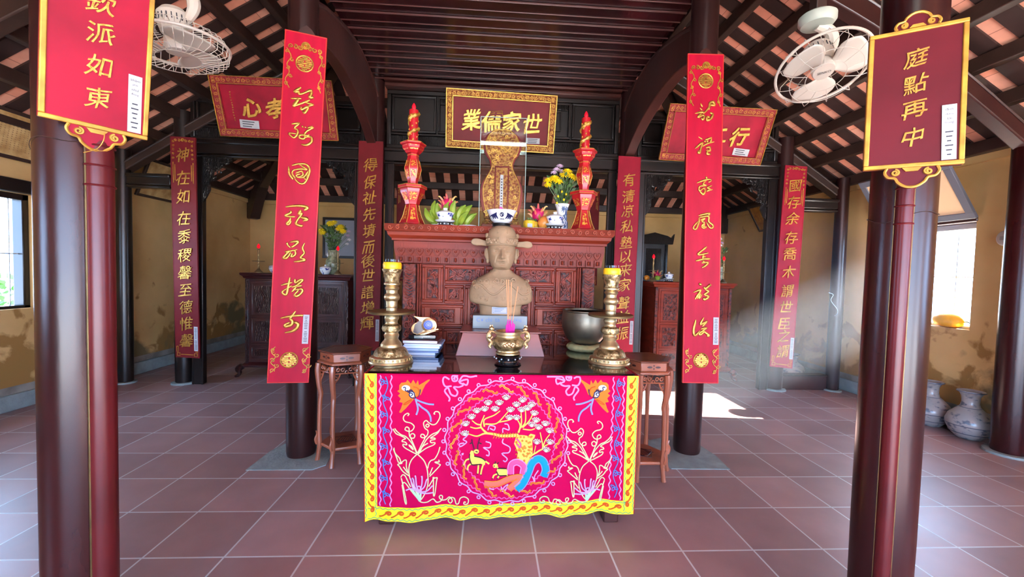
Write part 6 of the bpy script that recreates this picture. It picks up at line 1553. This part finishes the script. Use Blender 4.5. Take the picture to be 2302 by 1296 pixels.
t = thing('yellow_fruit','large yellow oval fruit lying on the sill of the right window','fruit',(5.06,1.985,1.02))
MB().lathe([(0,-.16),(.03,-.155),(.06,-.125),(.076,-.06),(.08,.0),(.076,.05),(.058,.10),(.03,.125),(0,.13)],28,mtx=Matrix.Translation((0,0,.078)) @ Matrix.Rotation(pi/2,4,'X')).build('skin',mat('yellow_fruit_skin',C(246,180,30),.4,var=.1,vscale=10),t)
MB().tube([(0,-.12,.07),(0,-.155,.076),(0,-.175,.07)],.006,6).build('stalk','stem',t)
t = thing('wall_fitting','round white fitting on the right wall beside the pillar at the right edge','fitting',(4.995,1.50,1.93),rz=radians(-90))
MB().lathe([(.075,0),(.075,.02),(.06,.035),(0,.04)],32,mtx=Matrix.Rotation(pi/2,4,'X')).build('cover','white',t)
q = MB()
for i in range(3): q.bx(-.03,.03,-.042,-.039,-.014+.012*i,-.011+.012*i)
q.build('slots','ink',t,smooth=False)
# ------------------------------------------------------------------ orbit fans
def fan(label,c,nrm,R_,spin,ztop,wires,brand,deep=.07):
    t = thing('ceiling_fan',label,'fan',c); n = Vector(nrm).normalized()
    Q = n.to_track_quat('Z','Y').to_matrix().to_4x4()
    def L(mb,nm,m,par=t,**k):
        mb.v = [tuple(Q @ Vector(p)) for p in mb.v]; return mb.build(nm,m,par,**k)
    q = MB(); q.tube([(R_*cos(i*pi/32),R_*sin(i*pi/32),0) for i in range(64)],.0075,8,closed=True)
    L(q,'guard_ring','white')
    q = MB()
    for i in range(wires):
        a = 2*pi*i/wires
        q.tube([(R_*(1-.0*j)*cos(a)*r_,R_*sin(a)*r_,z) for j,(r_,z) in enumerate([(1,0),(.96,deep*.7),(.75,deep),(.42,deep*1.02)])],.0017,5)
        q.tube([(R_*cos(a+.3)*r_,R_*sin(a+.3)*r_,z) for r_,z in [(1,0),(.93,-deep*.6),(.7,-deep),(.35,-deep)]],.0017,5)
    for r_,z in ((.42,deep*1.02),(.75,deep),(.72,-deep)): q.tube([(R_*r_*cos(i*pi/24),R_*r_*sin(i*pi/24),z) for i in range(48)],.0018,5,closed=True)
    L(q,'guard_wires','white')
    for k in range(3):
        a0 = spin+2*pi*k/3
        def bl_(u,v):
            r_ = R_*(.20+.70*u); wv = 1.15*sin(pi*(.14+.72*u))**.6*(.80+.12*u); a = a0+(v-.42)*wv*1.55
            return (r_*cos(a),r_*sin(a),.015-.03*(v-.5)*(1.2-.5*u))
        L(MB().sheet(bl_,10,10),'blade','white',fix=False,solid=.003)
    h_ = L(MB().lathe([(.052,-.03),(.055,.02),(.05,.032),(.03,.036),(0,.037)],32),'hub','white')
    if brand:
        q = MB(); vs,fs = glyph_verts('SENKO',.001,0); x0 = min(v.x for v in vs); x1 = max(v.x for v in vs)
        sc = .062/(x1-x0); A = radians(20)
        P = []
        for v in vs:
            a,b = (v.x-(x0+x1)/2)*sc,(v.y-.35)*sc; P.append((cos(A)*a-sin(A)*b, sin(A)*a+cos(A)*b, .0378))
        q.add(P,fs); L(q,'brand_lettering','ink',h_,smooth=False,fix=False)
    L(MB().lathe([(.05,-.045),(.062,-.06),(.072,-.10),(.07,-.15),(.05,-.175),(0,-.18)],32),'motor_housing','white')
    q = MB()
    for i in range(22): a = 2*pi*i/22; q.box((.0725*cos(a),.0725*sin(a),-.115),(.003,.004,.03),rz=a)
    L(q,'vent_slots','ink')
    mo = n*(-.16)
    q = MB().tube(cat_rom([(mo.x+.06,mo.y,mo.z-.05),(mo.x+.10,mo.y,mo.z+.03),(mo.x+.08,mo.y,mo.z+.10),(mo.x,mo.y,mo.z+.13)],5),[.014,.018,.022,.024,.026,.028,.03,.03,.03,.03,.03,.03,.03,.028,.026,.025],10)
    q.build('swivel_arm','white',t)
    zt = mo.z+.13
    q = MB().lathe([(.035,zt-.01),(.078,zt),(.092,zt+.02),(.092,zt+.05),(.08,zt+.06)],36,c=(mo.x,mo.y,0)); q.build('canopy',mat('grey_enamel',C(168,180,168),.4),t)
    MB().bx(mo.x-.03,mo.x+.03,mo.y-.03,mo.y+.03,zt+.07,ztop-c[2]).build('hanger_post','beam',t,bevel=.005)
    return t
fan('white orbit fan facing down with three blades, left of the maroon plaque',(1.93,.10,2.66),(-.088,-.456,-.877),.222,.55,4.55,12,True)
fan('white orbit fan seen edge on, just right of the tilted red plaque',(-1.50,.12,2.60),(.10,.02,-.99),.225,.2,4.5,36,False,.065)
# ------------------------------------------------------------------ lamp on the plank ceiling at the front of the hall
t = thing('fluorescent_lamp','fluorescent tube lamp under the plank ceiling near the front','lamp',(.2,-2.35,3.72))
MB().bx(-.64,.64,-.035,.035,.035,.075).build('housing','white',t,bevel=.006)
MB().lathe([(.03,-.60),(.03,.60)],20,mtx=Matrix.Rotation(pi/2,4,'Y')).build('tube','tube_lit',t)
for s_ in (-1,1): MB().bx(s_*.61-.012,s_*.61+.012,-.02,.02,-.02,.04).build('tube_holder','white',t)
# ------------------------------------------------------------------ small wires
o = MB().tube(cat_rom([(-1.205,-.615,1.93),(-1.206,-.62,1.90),(-1.225,-.622,1.872),(-1.27,-.62,1.858)],6),.0015,6).build('string','goldflat',None); tag(o,'loose yellow string hanging under the cloud ornament of the tilted red plaque','string')
for (nm,x,y,r_,z,lb) in (('wire',-1.40,-.515,.1065,1.90,'thin wire tied round the left foreground pillar below the plaque'),('wire',1.83,-.484,.1095,1.76,'thin wire tied round the right foreground pillar below the plaque')):
    o = MB().tube([(r_*cos(i*pi/20)*(1.02 if not(i%9) else 1),r_*sin(i*pi/20),.012*sin(i*.5)+.02*cos(i*pi/20)) for i in range(40)],.0012,5,closed=True).build(nm,'beam',None,loc=(x,y,z)); tag(o,lb,'wire')
# shrubs in the yard outside the left window
def shrub(label,x,y,h_,r_,seed):
    t = thing('shrub',label,'shrub',(x,y,-.12)); rnd = random.Random(seed); q = MB()
    for k in range(500):
        a,b,c_ = rnd.random()*6.28,rnd.random(),rnd.random(); c = Vector((r_*sqrt(b)*cos(a),r_*sqrt(b)*sin(a),h_*(.2+.8*c_)))
        d_ = Vector((rnd.random()-.5,rnd.random()-.5,rnd.random()-.2)).normalized(); s_ = d_.orthogonal(); L_ = .12
        q.add([c,c+d_*L_*.5+s_*.03,c+d_*L_,c+d_*L_*.5-s_*.03],[(0,1,2,3)])
    o = q.build('foliage','shrub',t,smooth=False,fix=False); o['kind'] = 'stuff'
    MB().tube([(0,0,0),(.02,0,h_*.5),(0,.03,h_*.9)],[.03,.02,.01],6).build('stem','beam',t)
shrub('low green shrub in the yard outside the left barred window',-6.6,3.6,1.35,.45,3)

o = MB().tube(cat_rom([(4.544,2.98,1.331),(4.625,3.0,1.304),(4.60,3.0,1.227),(4.71,3.02,1.113),(4.74,3.05,1.05),(4.735,3.085,1.02)],6),.0028,5).build('haze_streak',mat('pale_streak',C(190,215,240),.6),None); tag(o,'pale thread hanging on the slim dark pillar by the right wall','streak')  # bright streak in the lit haze, modelled as a pale curve
# ------------------------------------------------------------------ thin incense haze where the sun comes through the right window
m = bpy.data.materials.new('thin_haze'); m.use_nodes = True; n = m.node_tree; n.nodes.clear()
o = n.nodes.new('ShaderNodeOutputMaterial'); v = n.nodes.new('ShaderNodeVolumeScatter'); v.inputs['Color'].default_value = (.72,.84,1,1); v.inputs['Density'].default_value = .02; v.inputs['Anisotropy'].default_value = .2
n.links.new(v.outputs[0], o.inputs['Volume'])
h = MB().bx(2.3,4.93,1.45,3.0,.03,2.15).build('incense_haze', m, None, smooth=False)
tag(h,'thin bluish incense haze lit by the sun coming through the right window','haze'); h['kind'] = 'stuff'
# ------------------------------------------------------------------ tidy up
bpy.data.objects.remove(_go, do_unlink=True)
